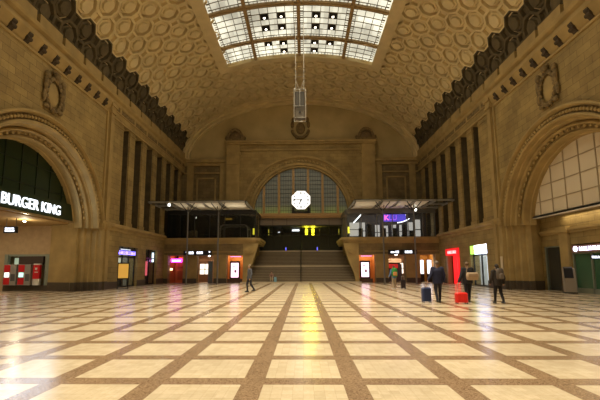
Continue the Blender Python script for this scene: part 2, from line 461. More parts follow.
# lamps set in dark panes of the skylight
LAMP_E = emis('lamp_lens', (1, .9, .7), 9)
def skylamp(s, y, q, qq, label):
    x, z = vpos(s, .0)
    t = thing('skylight_lamp', label, 'lamp', (x, y, z), 0, 'lamps in the dark panes of the skylight')
    f = MB(); a, b = vpos(s - q / 2 + .03, .1), vpos(s + q / 2 - .03, .1); a2, b2 = vpos(s - q / 2 + .03, .19), vpos(s + q / 2 - .03, .19)
    f.loft([[(p[0] - x, v, p[1] - z) for p in (a, b, b2, a2)] for v in (-qq / 2 + .03, qq / 2 - .03)])
    f.build('dark_pane', DARKM, t)
    f = MB().tube((0, 0, .12), (0, 0, .02), .13, .15, 16); hs = f.build('housing', GREYM, t)
    f = MB().tube((0, 0, .02), (0, 0, .0), .10, .09, 16); f.build('lens', LAMP_E, hs)
    tx, ty = x * .75, y
    d = lamp('SPOT', 'lamp_light', (0, 0, -.2), SPOT_W * (.72 if y < 9 else .72 if y < 18 else .52 if y < 28 else .40), SPOT_COL, spot_size=math.radians(72), spot_blend=1, shadow_soft_size=.25)
    d.parent = t; d.rotation_euler = (0, math.radians(14 if x > 0 else -14) * -1 * .0, 0)
    return t
lab = {}
def lampname(bay, col, row, yi):
    side = 'left' if bay == 1 else 'right'; near = 'beside the central rib' if (col == 3) == (bay == 1) else 'away from the central rib'
    return side, near
for yi, (ya, yb) in enumerate(zip(TRANS, TRANS[1:])):
    y0, y1 = ya + .16, yb - .16; nr = 3 if yb - ya < 3 else 5; qq = (y1 - y0 - .52) / nr
    for bay in (1, 2):
        ss = COLS[bay]; q = ss[1] - ss[0]
        for col in (1, 3):
            rows = (0, 2) if nr == 3 else (1, 3)
            for row in rows:
                if yi == 8 and ((bay == 1 and col == 1 and row == 2) or (bay == 2 and col == 3 and row == 2)): continue
                side, near = lampname(bay, col, row, yi)
                rr = 'farther' if row == rows[1] else 'nearer'
                bn = ["ninth bay from far end", "eighth bay from far end", "seventh bay from far end", "sixth bay from far end", "fifth bay from far end", "fourth bay from far end", "second long bay", "first long bay", "short far bay"][yi]
                if yi < 3 and row == rows[1]: continue
                L_ = f'small bright lamp {side} of centre rib, {"inner" if near.startswith("beside") else "outer"} column, {rr} row, {bn}'
                skylamp(ss[col] + q / 2, y0 + .26 + qq * (row + .5), q, qq, L_)

# ------------------------------------------------------------------ side walls
ARCP = [(6.42, 14.95), (6.42, 14.55), (6.3, 14.52), (6.24, 14.66), (6.22, 14.86), (5.86, 14.86), (5.84, 14.66), (5.74, 14.60), (5.66, 14.68), (5.64, 15.0), (5.56, 15.04), (5.50, 15.35), (5.42, 15.2), (5.34, 15.16),
        (5.28, 15.25), (5.26, 15.62), (5.10, 15.68), (5.06, 15.46), (4.98, 15.42), (4.93, 15.56), (4.92, 15.95), (4.86, 16.0), (4.84, 16.35)]
JAMB = [(14.9, 28.4), (14.72, 28.35), (14.72, 27.95), (14.86, 27.9), (14.86, 27.6), (14.72, 27.55), (14.72, 27.15), (14.95, 27.1), (14.95, 26.9), (15.25, 26.85), (15.25, 26.62), (15.5, 26.58),
        (15.52, 26.3), (15.82, 26.26), (15.84, 26.02), (16.1, 25.98), (16.2, 26.15), (18.2, 26.75), (18.2, 28.4)]
def ledge_pts(off): return None
PIERS = [(28.42, 30.07), (31.25, 32.25), (33.8, 34.72), (36.4, 37.32), (39.0, 39.95), (41.6, 42.5), (44.2, 45.1)]
DOORS = {-1: [(30.3, 33.85), (35.55, 38.35)], 1: [(29.95, 32.95), (35.2, 38.2)]}
DTOP = 3.45

def side(sg):
    nm = 'wall_left' if sg < 0 else 'wall_right'
    X = lambda x: sg * x
    # --- arch bay
    f = MB()
    out = [(YN, 0), (YC - 6.6, 0), (YC - 6.6, 4.9)]
    for i in range(49):
        a = PI - math.radians(7) - (PI - math.radians(14)) * i / 48
        out.append((YC + 6.3 * math.cos(a), ZC + 6.3 * math.sin(a)))
    out += [(YC + 6.6, 4.9), (YC + 6.6, 0), (28.4, 0), (28.4, 15.4), (YN, 15.4)]
    f.prism(out, 'x', X(WX), X(WX + .5))
    # zone above ledge, back of the colonnade recess, plus entablature
    f.box(X(WX + .9), X(WX + 1.3), 28.4, 46.9, 5.1, 13.8)
    f.box(X(WX), X(WX + 1.3), 28.4, 46.9, 13.6, 15.9)
    # lower wall with door openings
    ys = [28.4]
    for a, b in DOORS[sg]:
        f.box(X(WX), X(WX + .8), ys[-1], a, 0, 5.1); f.box(X(WX), X(WX + .8), a, b, DTOP, 5.1); ys.append(b)
    f.box(X(WX), X(WX + .8), ys[-1], 46.9, 0, 5.1)
    f.box(X(WX + .8), X(WX + 1.3), 28.4, 46.9, 4.4, 5.1)
    f.box(X(WX), X(WX + .5), YN, 28.4, 15.4, 15.9)
    wall = f.build(nm, STONE); struct(wall)
    # string course / ledge (lower), follows wall Y 28.4 -> 40.3
    f = MB()
    prof = [(0, 4.55), (.10, 4.6), (.10, 4.8), (.28, 4.92), (.28, 5.08), (.16, 5.16), (0, 5.2)]
    f.prism([(X(WX - p[0] + .0), p[1]) for p in prof] + [(X(WX + .2), 5.2), (X(WX + .2), 4.55)], 'y', 28.3, 40.0)
    f.prism([(X(WX - p[0] + .0), p[1]) for p in prof] + [(X(WX + .2), 5.2), (X(WX + .2), 4.55)], 'y', YN, YC - 6.4)
    f.build('string_course', MOULD, wall)
    # --- archivolt
    f = MB(); rings = []
    for i in range(65):
        a = math.radians(4) + (PI - math.radians(8)) * i / 64
        rings.append([(X(x), YC + r * math.cos(a), ZC + r * math.sin(a)) for r, x in ARCP])
    f.loft(rings, cap=False, close=False); f.build('archivolt', MOULD, wall)
    f = MB()
    for i in range(66):                     # egg moulding
        a = math.radians(10) + (PI - math.radians(20)) * i / 65
        c = (X(14.76), YC + 6.04 * math.cos(a), ZC + 6.04 * math.sin(a)); f.ball(c, .08, .11, .11, 8, 5)
    f.build('egg_moulding', MOULD, wall, smooth=True)
    f = MB()
    for i in range(34):                     # leaf carving on the flat band
        a = math.radians(12) + (PI - math.radians(24)) * i / 33
        c = (X(15.38), YC + 5.2 * math.cos(a), ZC + 5.2 * math.sin(a)); f.ball(c, .05, .13, .13, 6, 4)
    f.build('leaf_carving', MOULD, wall, smooth=True)
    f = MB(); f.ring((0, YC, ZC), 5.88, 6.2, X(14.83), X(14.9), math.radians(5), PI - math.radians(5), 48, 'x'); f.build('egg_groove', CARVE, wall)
    # --- jambs both sides of the arch, with their own ledge
    for mir in (0, 1):
        JM = [(min(x, 17.0) if sg > 0 else x, 26.42 if sg > 0 and 26.7 < y < 26.8 else y) for x, y in JAMB]
        jp = [(x, (2 * YC - y) if mir else y) for x, y in JM]
        f = MB(); f.prism([(X(x), y) for x, y in jp] + [(X(15.4), (2 * YC - 28.4) if mir else 28.4)], 'z', 0, 4.75); f.build('jamb', MOULD, wall)
        f = MB()
        for z0, z1, o in ((4.55, 4.75, .06), (4.75, 4.95, .14), (4.95, 5.1, .2), (5.1, 5.2, .1)):
            q = []
            for x, y in JM[:-1]:
                yy = y - o if x > 14.8 or y < 27.6 else y - o * .3
                q.append((X(max(x - o, 14.45) if x < 16.15 else x), (2 * YC - yy) if mir else yy))
            q.append((X(JM[-1][0]), (2 * YC - 28.4) if mir else 28.4))
            f.prism(q, 'z', z0, z1)
        f.build('impost_ledge', MOULD, wall)
        f = MB()
        q = [(X(x - .05 if x < 16.15 else x), ((2 * YC - (y - .05)) if mir else y - .05)) for x, y in JM[:-1]] + [(X(JM[-1][0]), (2 * YC - 28.4) if mir else 28.4)]
        f.prism(q, 'z', 0, .62); f.build('jamb_plinth', PLINTH, wall)
    # --- pilaster cluster between arch bay and colonnade
    f = MB()
    for ya, yb, dx in ((27.25, 27.42, .12), (27.5, 27.95, .28), (28.02, 28.15, .14)):
        f.box(X(WX + .05), X(WX - dx), ya, yb, 5.15, 13.9)
    for z0, z1, o in ((13.7, 13.85, .1), (13.85, 14.25, .05), (14.25, 14.5, .16)):
        f.box(X(WX + .05), X(WX - .28 - o), 27.45 - o, 28.0 + o, z0, z1)
    f.build('corner_pilaster', MOULD, wall)
    # --- tall piers of the colonnade
    for a, b in PIERS:
        f = MB(); f.box(X(WX + .16), X(WX), a, b, 5.1, 13.65)
        f.box(X(WX + .15), X(WX - .06), a - .06, b + .06, 13.2, 13.32); f.box(X(WX + .15), X(WX - .05), a - .06, b + .06, 5.1, 5.5)
        pr = f.build('pier', STONE, wall)
        f = MB(); f.box(X(WX + .95), X(WX + .15), a - .06, b + .06, 5.1, 13.65); f.build('pier_core', RECESS_SHADE, pr)
    for (a, b), (c, d) in zip(PIERS, PIERS[1:]):
        wn = MB(); wn.box(X(WX + .86), X(WX + .9), b + .2, c - .2, 6.0, 13.2); wo = wn.build('recess_window', mat('dull_olive_glass', (.04, .042, .02), .25), wall)
        fr = MB()
        for z in (6, 7.8, 9.6, 11.4, 13.1): fr.box(X(WX + .8), X(WX + .88), b + .15, c - .15, z, z + .1)
        fr.box(X(WX + .8), X(WX + .88), (b + c) / 2 - .04, (b + c) / 2 + .04, 6, 13.2); fr.build('recess_window_bars', STONE_D, wall)
    # --- upper cornice ledge and attic
    f = MB()
    prof = [(0, 14.8), (.08, 14.85), (.12, 15.05), (.3, 15.18), (.36, 15.32), (.36, 15.42), (.2, 15.48), (0, 15.5)]
    f.prism([(X(WX - p[0]), p[1]) for p in prof] + [(X(WX + .2), 15.5), (X(WX + .2), 14.8)], 'y', YN, YB)
    f.build('cornice', MOULD, wall)
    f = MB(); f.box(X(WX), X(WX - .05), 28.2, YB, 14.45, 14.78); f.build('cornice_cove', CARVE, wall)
    f = MB()
    f.box(X(WX), X(WX - .1), 28.2, YB, 13.6, 13.75); f.box(X(WX), X(WX - .06), 28.2, YB, 14.3, 14.4)
    y = 29.2
    while y < 46: f.box(X(WX), X(WX - .07), y, y + .25, 14.4, 15.1); y += 2.6
    f.build('entablature_bands', MOULD, wall)
    f = MB()
    y = YN
    while y < 46.0:
        f.box(X(WX + .1), X(WX - .22), y + .14, min(y + 2.11, 46), 15.4, 16.12); y += 2.25
    f.build('attic_blocks', MOULD, wall)
    # --- corbel table of the arch bay
    f = MB(); f.prism([(X(WX), 13.7), (X(WX - .1), 13.72), (X(WX - .1), 13.86), (X(WX), 13.9)], 'y', YN, 27.4); f.prism([(X(WX), 13.9), (X(WX - .1), 14.0), (X(WX - .42), 14.5), (X(WX - .42), 14.66), (X(WX), 14.7)], 'y', YN, 27.4); f.build('corbel_band', MOULD, wall)
    y = 26.55; cb = None
    while y > 9:
        if cb is None:
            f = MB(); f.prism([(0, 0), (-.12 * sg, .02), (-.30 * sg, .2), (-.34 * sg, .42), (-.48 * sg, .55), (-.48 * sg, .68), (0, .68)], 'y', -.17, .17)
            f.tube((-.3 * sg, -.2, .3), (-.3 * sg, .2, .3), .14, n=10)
            cb = f.build('corbel', CORBEL_DARK, wall); o = cb
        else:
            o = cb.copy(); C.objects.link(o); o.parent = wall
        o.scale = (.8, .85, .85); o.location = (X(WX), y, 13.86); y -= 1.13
    # --- plinth along the wall
    f = MB(); ys = [28.4]
    for a, b in DOORS[sg]: f.box(X(WX), X(WX - .06), ys[-1], a, 0, .55); ys.append(b)
    f.box(X(WX), X(WX - .06), ys[-1], 40.2, 0, .55)
    f.box(X(WX), X(WX - .06), YN, YC - 6.6, 0, .55)
    b_ = f.build('baseboard_left' if sg < 0 else 'baseboard_right', PLINTH); struct(b_)
    # --- cartouche
    t = thing('carved_cartouche', 'carved stone cartouche with oval shield, high on the %s wall above the arch' % ('left' if sg < 0 else 'right'), 'ornament', (X(WX), 21.15, 12.15), 0, 'carved cartouches')
    f = MB(); f.ball((0, 0, -.1), .16, .48, .78, 20, 10); f.build('shield', MOULD, t, smooth=True)
    f = MB()
    for i in range(20):
        a = 2 * PI * i / 20; f.ball((X(-.12), .66 * math.cos(a), -.1 + .98 * math.sin(a)), .11, .13, .17, 8, 5)
    for s_ in (-1, 1):
        f.ball((X(-.14), s_ * .72, .85), .16, .2, .26, 8, 6); f.ball((X(-.14), s_ * .8, .3), .12, .14, .5, 8, 6); f.ball((X(-.12), s_ * .62, -1.0), .12, .22, .16, 8, 6); f.ball((X(-.12), s_ * .84, -.45), .1, .14, .38, 8, 6)
    f.build('scroll_border', CARVE, t, smooth=True)
    f = MB(); f.ball((X(-.2), 0, 1.08), .18, .24, .2, 10, 6); f.ball((X(-.16), 0, 1.28), .12, .4, .1, 10, 6); f.build('crown', CARVE, t, smooth=True)
    return wall
wl = side(-1); wr = side(1)

# ------------------------------------------------------------------ left arch: green glass front with the lettered fascia
DKG = mat('dark_green_glass', (.017, .030, .011), .3, spec=.3)
f = MB(); pts = []
for i in range(41):
    a = PI - PI * i / 40; pts.append((YC + 4.95 * math.cos(a), ZC + 4.95 * math.sin(a)))
pts = [p for p in pts if p[1] > 5.05]; pts = [(pts[0][0], 4.95)] + pts + [(pts[-1][0], 4.95)]
f.prism(pts, 'x', -16.25, -16.3); w3 = f.build('window_3', DKG); struct(w3)
f = MB()
for y in [YC + k * 1.25 for k in range(-3, 4)]:
    h_ = math.sqrt(max(4.9 ** 2 - (y - YC) ** 2, 0)); f.box(-16.2, -16.26, y - .03, y + .03, 4.95, ZC + h_)
for z in (6.6, 7.9): 
    h_ = math.sqrt(4.9 ** 2 - (z - ZC) ** 2); f.box(-16.2, -16.26, YC - h_, YC + h_, z - .02, z + .02)
f.build('glazing_bar', mat('green_black_bar', (.008, .016, .008), .4), w3)
t = thing('restaurant_sign', 'glowing white BURGER KING lettering on a dark green fascia in the left arch', 'sign', (-16.1, YC, 4.9))
f = MB().box(-.12, .1, -4.95, 5.1, 0, 1.15); f.build('fascia', DKG, t)
f = MB().box(-.1, .16, -4.95, 5.12, -.1, 0); f.build('lower_rail', mat('brass_rail', (.35, .25, .12), .4, .4), t)
LETW = emis('white_neon_letters', (.86, .93, 1), 2.0)
text('lettering', 'BURGER KING', .9, LETW, t, (.14, .90, .50), (PI / 2, 0, PI / 2), .03, .0, sx=.86)

lamp('AREA', 'sign_glow', (-15.85, YC + .9, 5.4), 130, (.72, .84, 1), (0, -PI / 2, 0), shape='RECTANGLE', size=.8, size_y=5.6)
# left annex
AN = mat('annex_beige_tiles', (.50, .36, .20), .7, noise=.1, scale=3)
SOFF = mat('annex_soffit', (.42, .27, .10), .7)
s_ = MB().box(-26, -16.3, 10, 27.2, 4.75, 4.9).build('ceiling_annex', SOFF); struct(s_)
f = MB(); f.box(-26, -18.1, 27.0, 27.3, 2.65, 4.9); f.box(-26.3, -26, 10, 27.3, 0, 4.9); f.box(-26, -15.4, 9.8, 10, 0, 4.9); f.box(-26, -21.6, 27.0, 27.3, 0, 2.65); f.box(-26, -18.1, 27.9, 28.1, 0, 2.7)
o = f.build('wall_annex_left', AN); struct(o)
f = MB(); f.box(-21.6, -18.15, 26.9, 27.9, 0, .42); f.build('machine_plinth', PLINTH, o)
f = MB(); f.box(-18.55, -18.2, 26.85, 27.1, .4, 2.65); f.box(-21.6, -21.35, 26.85, 27.1, .4, 2.65); f.box(-21.6, -18.2, 26.9, 27.05, 2.5, 2.65); f.build('shop_frame', GFRAME, o)
f = MB(); f.box(-20.6, -18.8, 26.95, 27.15, 1.9, 2.5); f.build('dark_panel', mat('dark_brown_panel', (.06, .04, .03), .5), o)
f = MB(); f.box(-21.35, -20.65, 27.5, 27.55, .5, 2.4); f.build('lit_panel', emis('dim_green_white_panel', (.7, .85, .6), .45), o)
MRED = mat('machine_red', (.62, .012, .02), .4); MGR = mat('machine_grey', (.35, .33, .30), .4, .2)
def machine(x, label, scr):
    t = thing('ticket_machine', label, 'ticket machine', (x, 26.75, .42), 0, 'ticket machines')
    cab = MB().bbox(-.46, .46, -.18, .14, 0, 1.5, .02).build('cabinet', MGR, t)
    MB().box(-.42, .02, -.2, -.17, .05, .52).build('lower_red_panel', MRED, cab)
    MB().box(-.42, .02, -.2, -.17, .95, 1.45).build('upper_red_panel', MRED, cab)
    MB().box(-.36, -.04, -.21, -.18, .58, .9).build('screen', scr, cab)
    MB().box(.1, .4, -.2, -.17, .3, .8).build('ticket_tray', mat('tray_dark', (.1, .1, .1), .4), cab)
    return t
machine(-20.9, 'red and grey ticket machine with white screen, the one nearer the picture edge', emis('screen_white', (1, .98, .92), 2.2))
machine(-19.85, 'red and grey ticket machine with greenish screen, beside the red info panel', emis('screen_green', (.55, .95, .8), 1.4))
t = thing('information_stand', 'narrow red information panel with white base right of the ticket machines', 'panel', (-19.0, 26.75, .42))
MB().box(-.25, .22, -.1, .1, 0, .45).build('base', WHITE, t); MB().box(-.25, .22, -.12, .1, .45, 1.45).build('red_face', MRED, t); MB().box(-.25, .22, -.1, .1, 1.45, 1.55).build('cap', WHITE, t)
f = MB(); f.box(-.1, .05, -.14, -.12, 1.1, 1.25); f.box(-.12, .12, -.14, -.12, .9, .96); f.build('white_marks', WHITE, t)
# hanging sign box in the annex
t = thing('hanging_sign', 'small dark hanging sign box with glowing white marks in the left arch', 'sign', (-17.9, 22.6, 4.0))
MB().bbox(-.42, .42, -.08, .08, -.2, .2, .02).build('box', BLACK, t)
f = MB(); marks(f, -.3, .34, -.12, .0, -.09, 3); marks(f, -.3, .3, .03, .14, -.09, 5); f.build('lit_marks', emis('sign_white', (.85, .9, 1), 2.0), t)
f = MB(); f.tube((-.3, 0, .2), (-.3, 0, .75), .02); f.tube((.3, 0, .2), (.3, 0, .75), .02); f.build('hanger', GREYM, t)
t = thing('ceiling_spotlight', 'small bright spotlight on the soffit beneath the lettered fascia', 'lamp', (-17.7, 23.4, 4.66))
MB().tube((0, 0, .09), (0, 0, -.02), .09, .1, 12).build('housing', WHITE, t); MB().tube((0, 0, -.02), (0, 0, -.05), .08, .07, 12).build('lens', emis('spot_lens', (1, .95, .85), 25), t)
d = lamp('POINT', 'annex_light', (-17.7, 23.4, 4.4), 60, (1, .85, .6), shadow_soft_size=.1)
lamp('AREA', 'annex_ceiling_light', (-21.5, 22, 4.6), 160, (1, .85, .6), shape='RECTANGLE', size=4, size_y=5)

# ------------------------------------------------------------------ right arch: cream panel screen
def panelmat():
    m = bpy.data.materials.new('cream_panel'); N, L, b = nodes(m)
    b.inputs['Base Color'].default_value = (.74, .64, .47, 1); b.inputs['Roughness'].default_value = .35; return m
f = MB(); f.prism([(y, z) for y, z in pts], 'x', 16.25, 16.3); w4 = f.build('window_4', panelmat()); struct(w4)
f = MB()
for y in [YC + k * 1.25 + .3 for k in range(-4, 4)]:
    h_ = math.sqrt(max(4.93 ** 2 - (y - YC) ** 2, 0)); f.box(16.2, 16.26, y - .025, y + .025, 4.95, max(ZC + h_, 5))
for z in (5.9, 6.95, 8.0): 
    h_ = math.sqrt(4.93 ** 2 - (z - ZC) ** 2); f.box(16.2, 16.26, YC - h_, YC + h_, z - .025, z + .025)
f.build('panel_joint', mat('panel_joint', (.42, .33, .21), .6), w4)
f = MB(); f.box(16.1, 16.4, YC - 5, YC + 5.1, 4.85, 5.0); f.build('lower_rail', WHITE, w4)
s_ = MB().box(16.1, 19.5, 10, 27.2, 4.88, 5.0).build('ceiling_annex', mat('grey_soffit', (.2, .16, .11), .7)); struct(s_)
f = MB(); DX = 17.0
f.box(DX, DX + .3, 26.2, 27.2, 0, 5); f.box(DX, DX + .3, 24.4, 26.2, 2.95, 5); f.box(DX, DX + .3, 23.5, 24.4, 0, 5); f.box(DX, DX + .3, 12, 23.5, 2.95, 5); f.box(DX, DX + .3, 10, 16, 0, 5)
f.box(DX - 3, DX + 2.6, 9.8, 10, 0, 5)
o = f.build('wall_annex_right', STONE); struct(o)
f = MB(); f.box(DX, DX - .12, 12, 26.3, 3.7, 3.85); f.box(DX, DX - .22, 12, 26.3, 3.85, 4.0); f.box(DX, DX - .2, 23.55, 24.3, 0, 3.85); f.box(DX, DX - .3, 23.45, 24.4, 3.75, 4.1); f.build('door_surround', MOULD, o)
f = MB(); f.box(DX, DX - .24, 23.5, 24.35, 0, .4); f.build('plinth', PLINTH, o)
f = MB(); f.box(DX + .3, DX + 2.5, 24.2, 24.4, 0, 3.2); f.box(DX + .3, DX + 2.5, 26.2, 26.4, 0, 3.2); f.box(DX + 2.5, DX + 2.7, 15.8, 26.7, 0, 3.2); f.box(DX + .3, DX + 2.6, 15.8, 26.7, 3.1, 3.2)
o2 = f.build('wall_shop', mat('dark_lobby', (.14, .09, .04), .7)); struct(o2)
f = MB(); f.box(DX + .05, DX + .2, 24.4, 24.52, 0, 2.95); f.box(DX + .05, DX + .2, 26.1, 26.2, 0, 2.95); f.box(DX + .05, DX + .2, 24.4, 26.2, 2.86, 2.95); d1 = f.build('door_1', GFRAME); struct(d1)
MB().box(DX + .1, DX + .14, 24.52, 26.1, .05, 2.86).build('door_glass', GLASS, d1)
f = MB(); f.box(DX + .1, DX + .16, 16, 23.45, .3, 2.4); o3 = f.build('window_5', mat('green_shop_glass', (.06, .16, .085), .15, spec=.7)); struct(o3)
f = MB()
for y in (23.45, 22.0, 20.4, 18.8, 17.2): f.box(DX, DX + .2, y - .05, y + .05, 0, 2.6)
f.box(DX, DX + .2, 16, 23.5, 2.35, 2.45); f.box(DX, DX + .2, 16, 23.5, .0, .3); f.build('shop_frame', GFRAME, o3)
t = thing('shop_sign', 'long glowing white and violet sign above the green shop window at far right', 'sign', (DX - .1, 21.35, 2.65))
MB().box(-.04, .1, -3.6, 2.0, -.22, .22).build('panel', mat('sign_brown', (.25, .13, .09), .5), t)
f = MB(); f.tube((-.05, 1.62, 0), (-.09, 1.62, 0), .16, n=16); marks(f, 1.3, -3.3, -.12, .12, -.06, 11, 'x'); f.build('lit_lettering', emis('sign_lilac_white', (.75, .75, 1), 4), t)
t = thing('hanging_sign', 'small glowing white sign projecting at the right picture edge', 'sign', (DX - .5, 21.0, 2.1))
MB().box(-.3, .3, -.04, .04, -.12, .12).build('panel', BLACK, t); f = MB(); marks(f, -.25, .25, -.06, .07, -.05, 2); f.build('lit_marks', emis('sign_white', (.85, .9, 1), 2.0), t)
MB().tube((.3, 0, 0), (.5, 0, 0), .03).build('bracket', GREYM, t)
lamp('AREA', 'annex_ceiling_light', (16.7, 21, 4.8), 45, (1, .8, .5), shape='RECTANGLE', size=.5, size_y=6)
# kiosk terminal
t = thing('information_terminal', 'grey free-standing terminal with tilted black screen by the green shop window', 'terminal', (16.2, 22.8, 0), math.radians(-20)); t.scale = (.85, .85, .9)
MB().bbox(-.38, .38, -.22, .3, 0, .08, .01).build('foot', BLACK, t)
f = MB(); f.prism([(-.2, .08), (.28, .08), (.28, 1.62), (.1, 1.68), (-.06, 1.62), (-.2, 1.0)], 'x', -.34, .34); f.build('body', mat('terminal_grey', (.36, .31, .25), .5), t)
f = MB(); f.prism([(-.24, 1.02), (-.2, 1.0), (-.05, 1.6), (.08, 1.7), (.04, 1.75), (-.1, 1.66)], 'x', -.33, .2); f.build('screen', BLACK, t)

# ------------------------------------------------------------------ shops behind the side-wall openings
def shop(sg, a, b, name, wallmat, depth=3):
    x0, x1 = WX + .8, WX + .8 + depth
    f = MB(); f.box(sg * x0, sg * x1, a - .4, a, 0, 4.4); f.box(sg * x0, sg * x1, b, b + .4, 0, 4.4); f.box(sg * x1, sg * (x1 + .2), a - .4, b + .4, 0, 4.4); f.box(sg * x0, sg * x1, a - .2, b + .2, DTOP + .1, DTOP + .3)
    return struct(f.build(name, wallmat))
NEUT = mat('shop_grey_wall', (.30, .29, .25), .6)
shop(-1, *DOORS[-1][0], 'wall_shop', NEUT); shop(-1, *DOORS[-1][1], 'wall_shop', mat('shop_dark_wall', (.05, .05, .06), .6))
shop(1, *DOORS[1][1], 'wall_shop', mat('shop_red_wall', (.35, .02, .02), .6)); shop(1, *DOORS[1][0], 'wall_shop', mat('shop_white_wall', (.6, .6, .55), .6))
# left shopfront 1: glass with violet-blue sign
def shopfront(nm, sg, a, b, nmul, glass):
    f = MB(); xx0, xx1 = sg * (WX + .25), sg * (WX + .35)
    for i in range(nmul + 1):
        y = a + (b - a) * i / nmul; y = min(max(y, a + .05), b - .05); f.box(xx0, xx1, y - .05, y + .05, 0, DTOP)
    f.box(xx0, xx1, a, b, 2.55, 2.65); f.box(xx0, xx1, a, b, 0, .12)
    o = struct(f.build(nm, DARKM)); g_ = MB().box(sg * (WX + .29), sg * (WX + .31), a, b, .1, DTOP).build('glass', glass, o); return o
shopfront('door_2', -1, *DOORS[-1][0], 3, GLASS); shopfront('door_3', -1, *DOORS[-1][1], 2, GLASS); shopfront('door_4', 1, *DOORS[1][0], 2, GLASS)
t = thing('shop_sign', 'violet-blue glowing lettering over the first shopfront on the left wall', 'sign', (-WX - .15, 32.1, 3.0))
MB().box(-.05, .02, -1.75, 1.7, -.25, .3).build('panel', mat('sign_dark_blue', (.02, .02, .08), .4), t)
f = MB(); marks(f, 1.45, -1.6, -.22, .1, .04, 21, 'x'); f.build('lit_lettering', emis('sign_violet', (.22, .16, 1), 5), t)
f = MB(); marks(f, .5, -1.3, .17, .25, .04, 22, 'x'); f.build('white_line', emis('sign_white_dim', (.85, .9, 1), .8), t)
def strip(name, label, x0, x1, y0, y1, z0, z1, m, cat='display', group=None):
    return tag(MB().bbox(x0, x1, y0, y1, z0, z1, .01).build(name, m), label, cat, group)
PALE = emis('pale_shelf_light', (.75, .8, .62), .85)
for i, (y, lb) in enumerate(((30.9, 'nearest'), (31.9, 'middle'), (33.0, 'farthest'))):
    strip('display_column', 'pale lit display column inside the violet-signed shop, %s of three' % lb, -16.4, -16.1, y - .22, y + .22, 0.02, 2.5, PALE, 'display', 'pale display columns in the left shop')
t = thing('shop_counter', 'low dark counter with blue glowing edge inside the violet-signed shop', 'counter', (-15.9, 31.8, 0))
MB().box(-.15, .15, -1.2, 1.2, 0, .8).build('body', DARKM, t); MB().box(-.16, .17, -1.2, 1.2, .8, .92).build('blue_edge', emis('blue_edge', (.1, .15, .9), 1.3), t)
# yellow notice stand
t = thing('notice_board', 'orange-yellow notice board on legs beside the violet-signed shop', 'board', (-13.75, 28.9, 0), math.radians(18))
MB().bbox(-.42, .42, -.05, .05, .75, 2.05, .01).build('board_frame', DARKM, t)
MB().box(-.36, .36, -.07, -.05, .85, 1.95).build('poster', emis('amber_poster', (.9, .48, .08), .55), t)
for s_ in (-1, 1): MB().box(s_ * .38 - .03, s_ * .38 + .03, -.04, .04, 0, .75).build('leg', DARKM, t); 
f = MB(); f.box(-.42, .42, -.2, .2, 0, .04); f.build('foot', DARKM, t)
# second left opening: pink poster + pale tube
t = thing('light_poster', 'narrow pink lit poster inside the second opening of the left wall', 'poster', (-15.42, 37.1, 0)); MB().box(-.05, .05, -.2, .3, .9, 2.3).build('face', emis('pink_poster', (1, .16, .2), 1.0), t); MB().box(-.08, -.05, -.2, .38, 0, 2.4).build('back', DARKM, t)
t = thing('glow_tube', 'pale blue upright tube light in the second opening of the left wall', 'lamp', (-15.25, 38.12, 2.25)); MB().bbox(-.05, .05, -.15, .15, -.0, .95, .02).build('tube', emis('pale_tube', (.7, .9, 1), 3), t); MB().box(-.12, -.05, -.1, .1, 0, 1.2).build('bracket', DARKM, t)
lamp('AREA', 'shop_light', (17.3, 31.4, 3.3), 70, (.9, .97, 1), shape='RECTANGLE', size=1.6, size_y=2.5)
lamp('AREA', 'shop_light', (-17.2, 32, 3.3), 60, (.9, .95, .85), shape='RECTANGLE', size=1.6, size_y=3)
# right wall: red shop
RED = emis('red_neon', (1, .015, .02), 1.0)
t = thing('red_shop_portal', 'glowing red portal of the shop on the right wall', 'shopfront', (WX + .1, 36.7, 0))
MB().box(-.25, .25, -1.5, 1.5, 2.75, 3.4).build('red_header', RED, t)
MB().box(-.2, .2, -1.5, -1.0, 0, 2.75).build('red_post', RED, t)
MB().box(-.2, .2, 1.15, 1.5, 0, 2.75).build('pale_post', mat('cream_post', (.5, .36, .22), .5), t)
MB().box(.1, .2, -.15, .55, 0, 2.75).build('red_panel', RED, t)
f = MB(); marks(f, .9, -1.3, 2.9, 3.2, -.27, 31, 'x'); f.build('lettering', emis('pink_lettering', (1, .4, .4), 2), t)
# white shop
t = thing('shop_sign', 'brilliant white and blue lit sign above the bright shop on the right wall', 'sign', (WX + .1, 31.1, 3.0))
MB().box(-.1, .1, -1.15, 1.0, -.3, .4).build('white_panel', emis('sign_bluewhite', (.66, .74, 1), 10), t)
f = MB(); marks(f, .85, -1.0, -.15, .25, -.12, 33, 'x'); f.build('blue_lettering', emis('sign_blue', (.1, .12, .9), 1.5), t)
t = thing('shop_sign', 'green-yellow glowing square sign left of the brilliant white one', 'sign', (WX + .1, 32.5, 3.0)); MB().box(-.1, .1, -.38, .38, -.3, .4).build('green_panel', emis('sign_green', (.45, 1, .12), 1.7), t)
WHT = emis('shop_white_light', (.85, .95, 1), 1.5)
for i, (y, lb) in enumerate(((32.4, 'first from the stairs side'), (31.3, 'second from the stairs side'), (30.5, 'nearest the viewer'))):
    strip('display_column', 'bright white display column inside the white-signed shop, %s' % lb, 16.2, 16.4, y - .3, y + .3, 0.02, 2.5, WHT, 'display', 'white display columns in the right shop')
# paper notice on the right jamb
t = MB().box(14.64, 14.66, 27.2, 27.5, 1.35, 2.35).build('paper_notice', mat('paper', (.7, .6, .42), .7)); tag(t, 'white paper notice pasted on the stone pier of the right arch', 'notice')

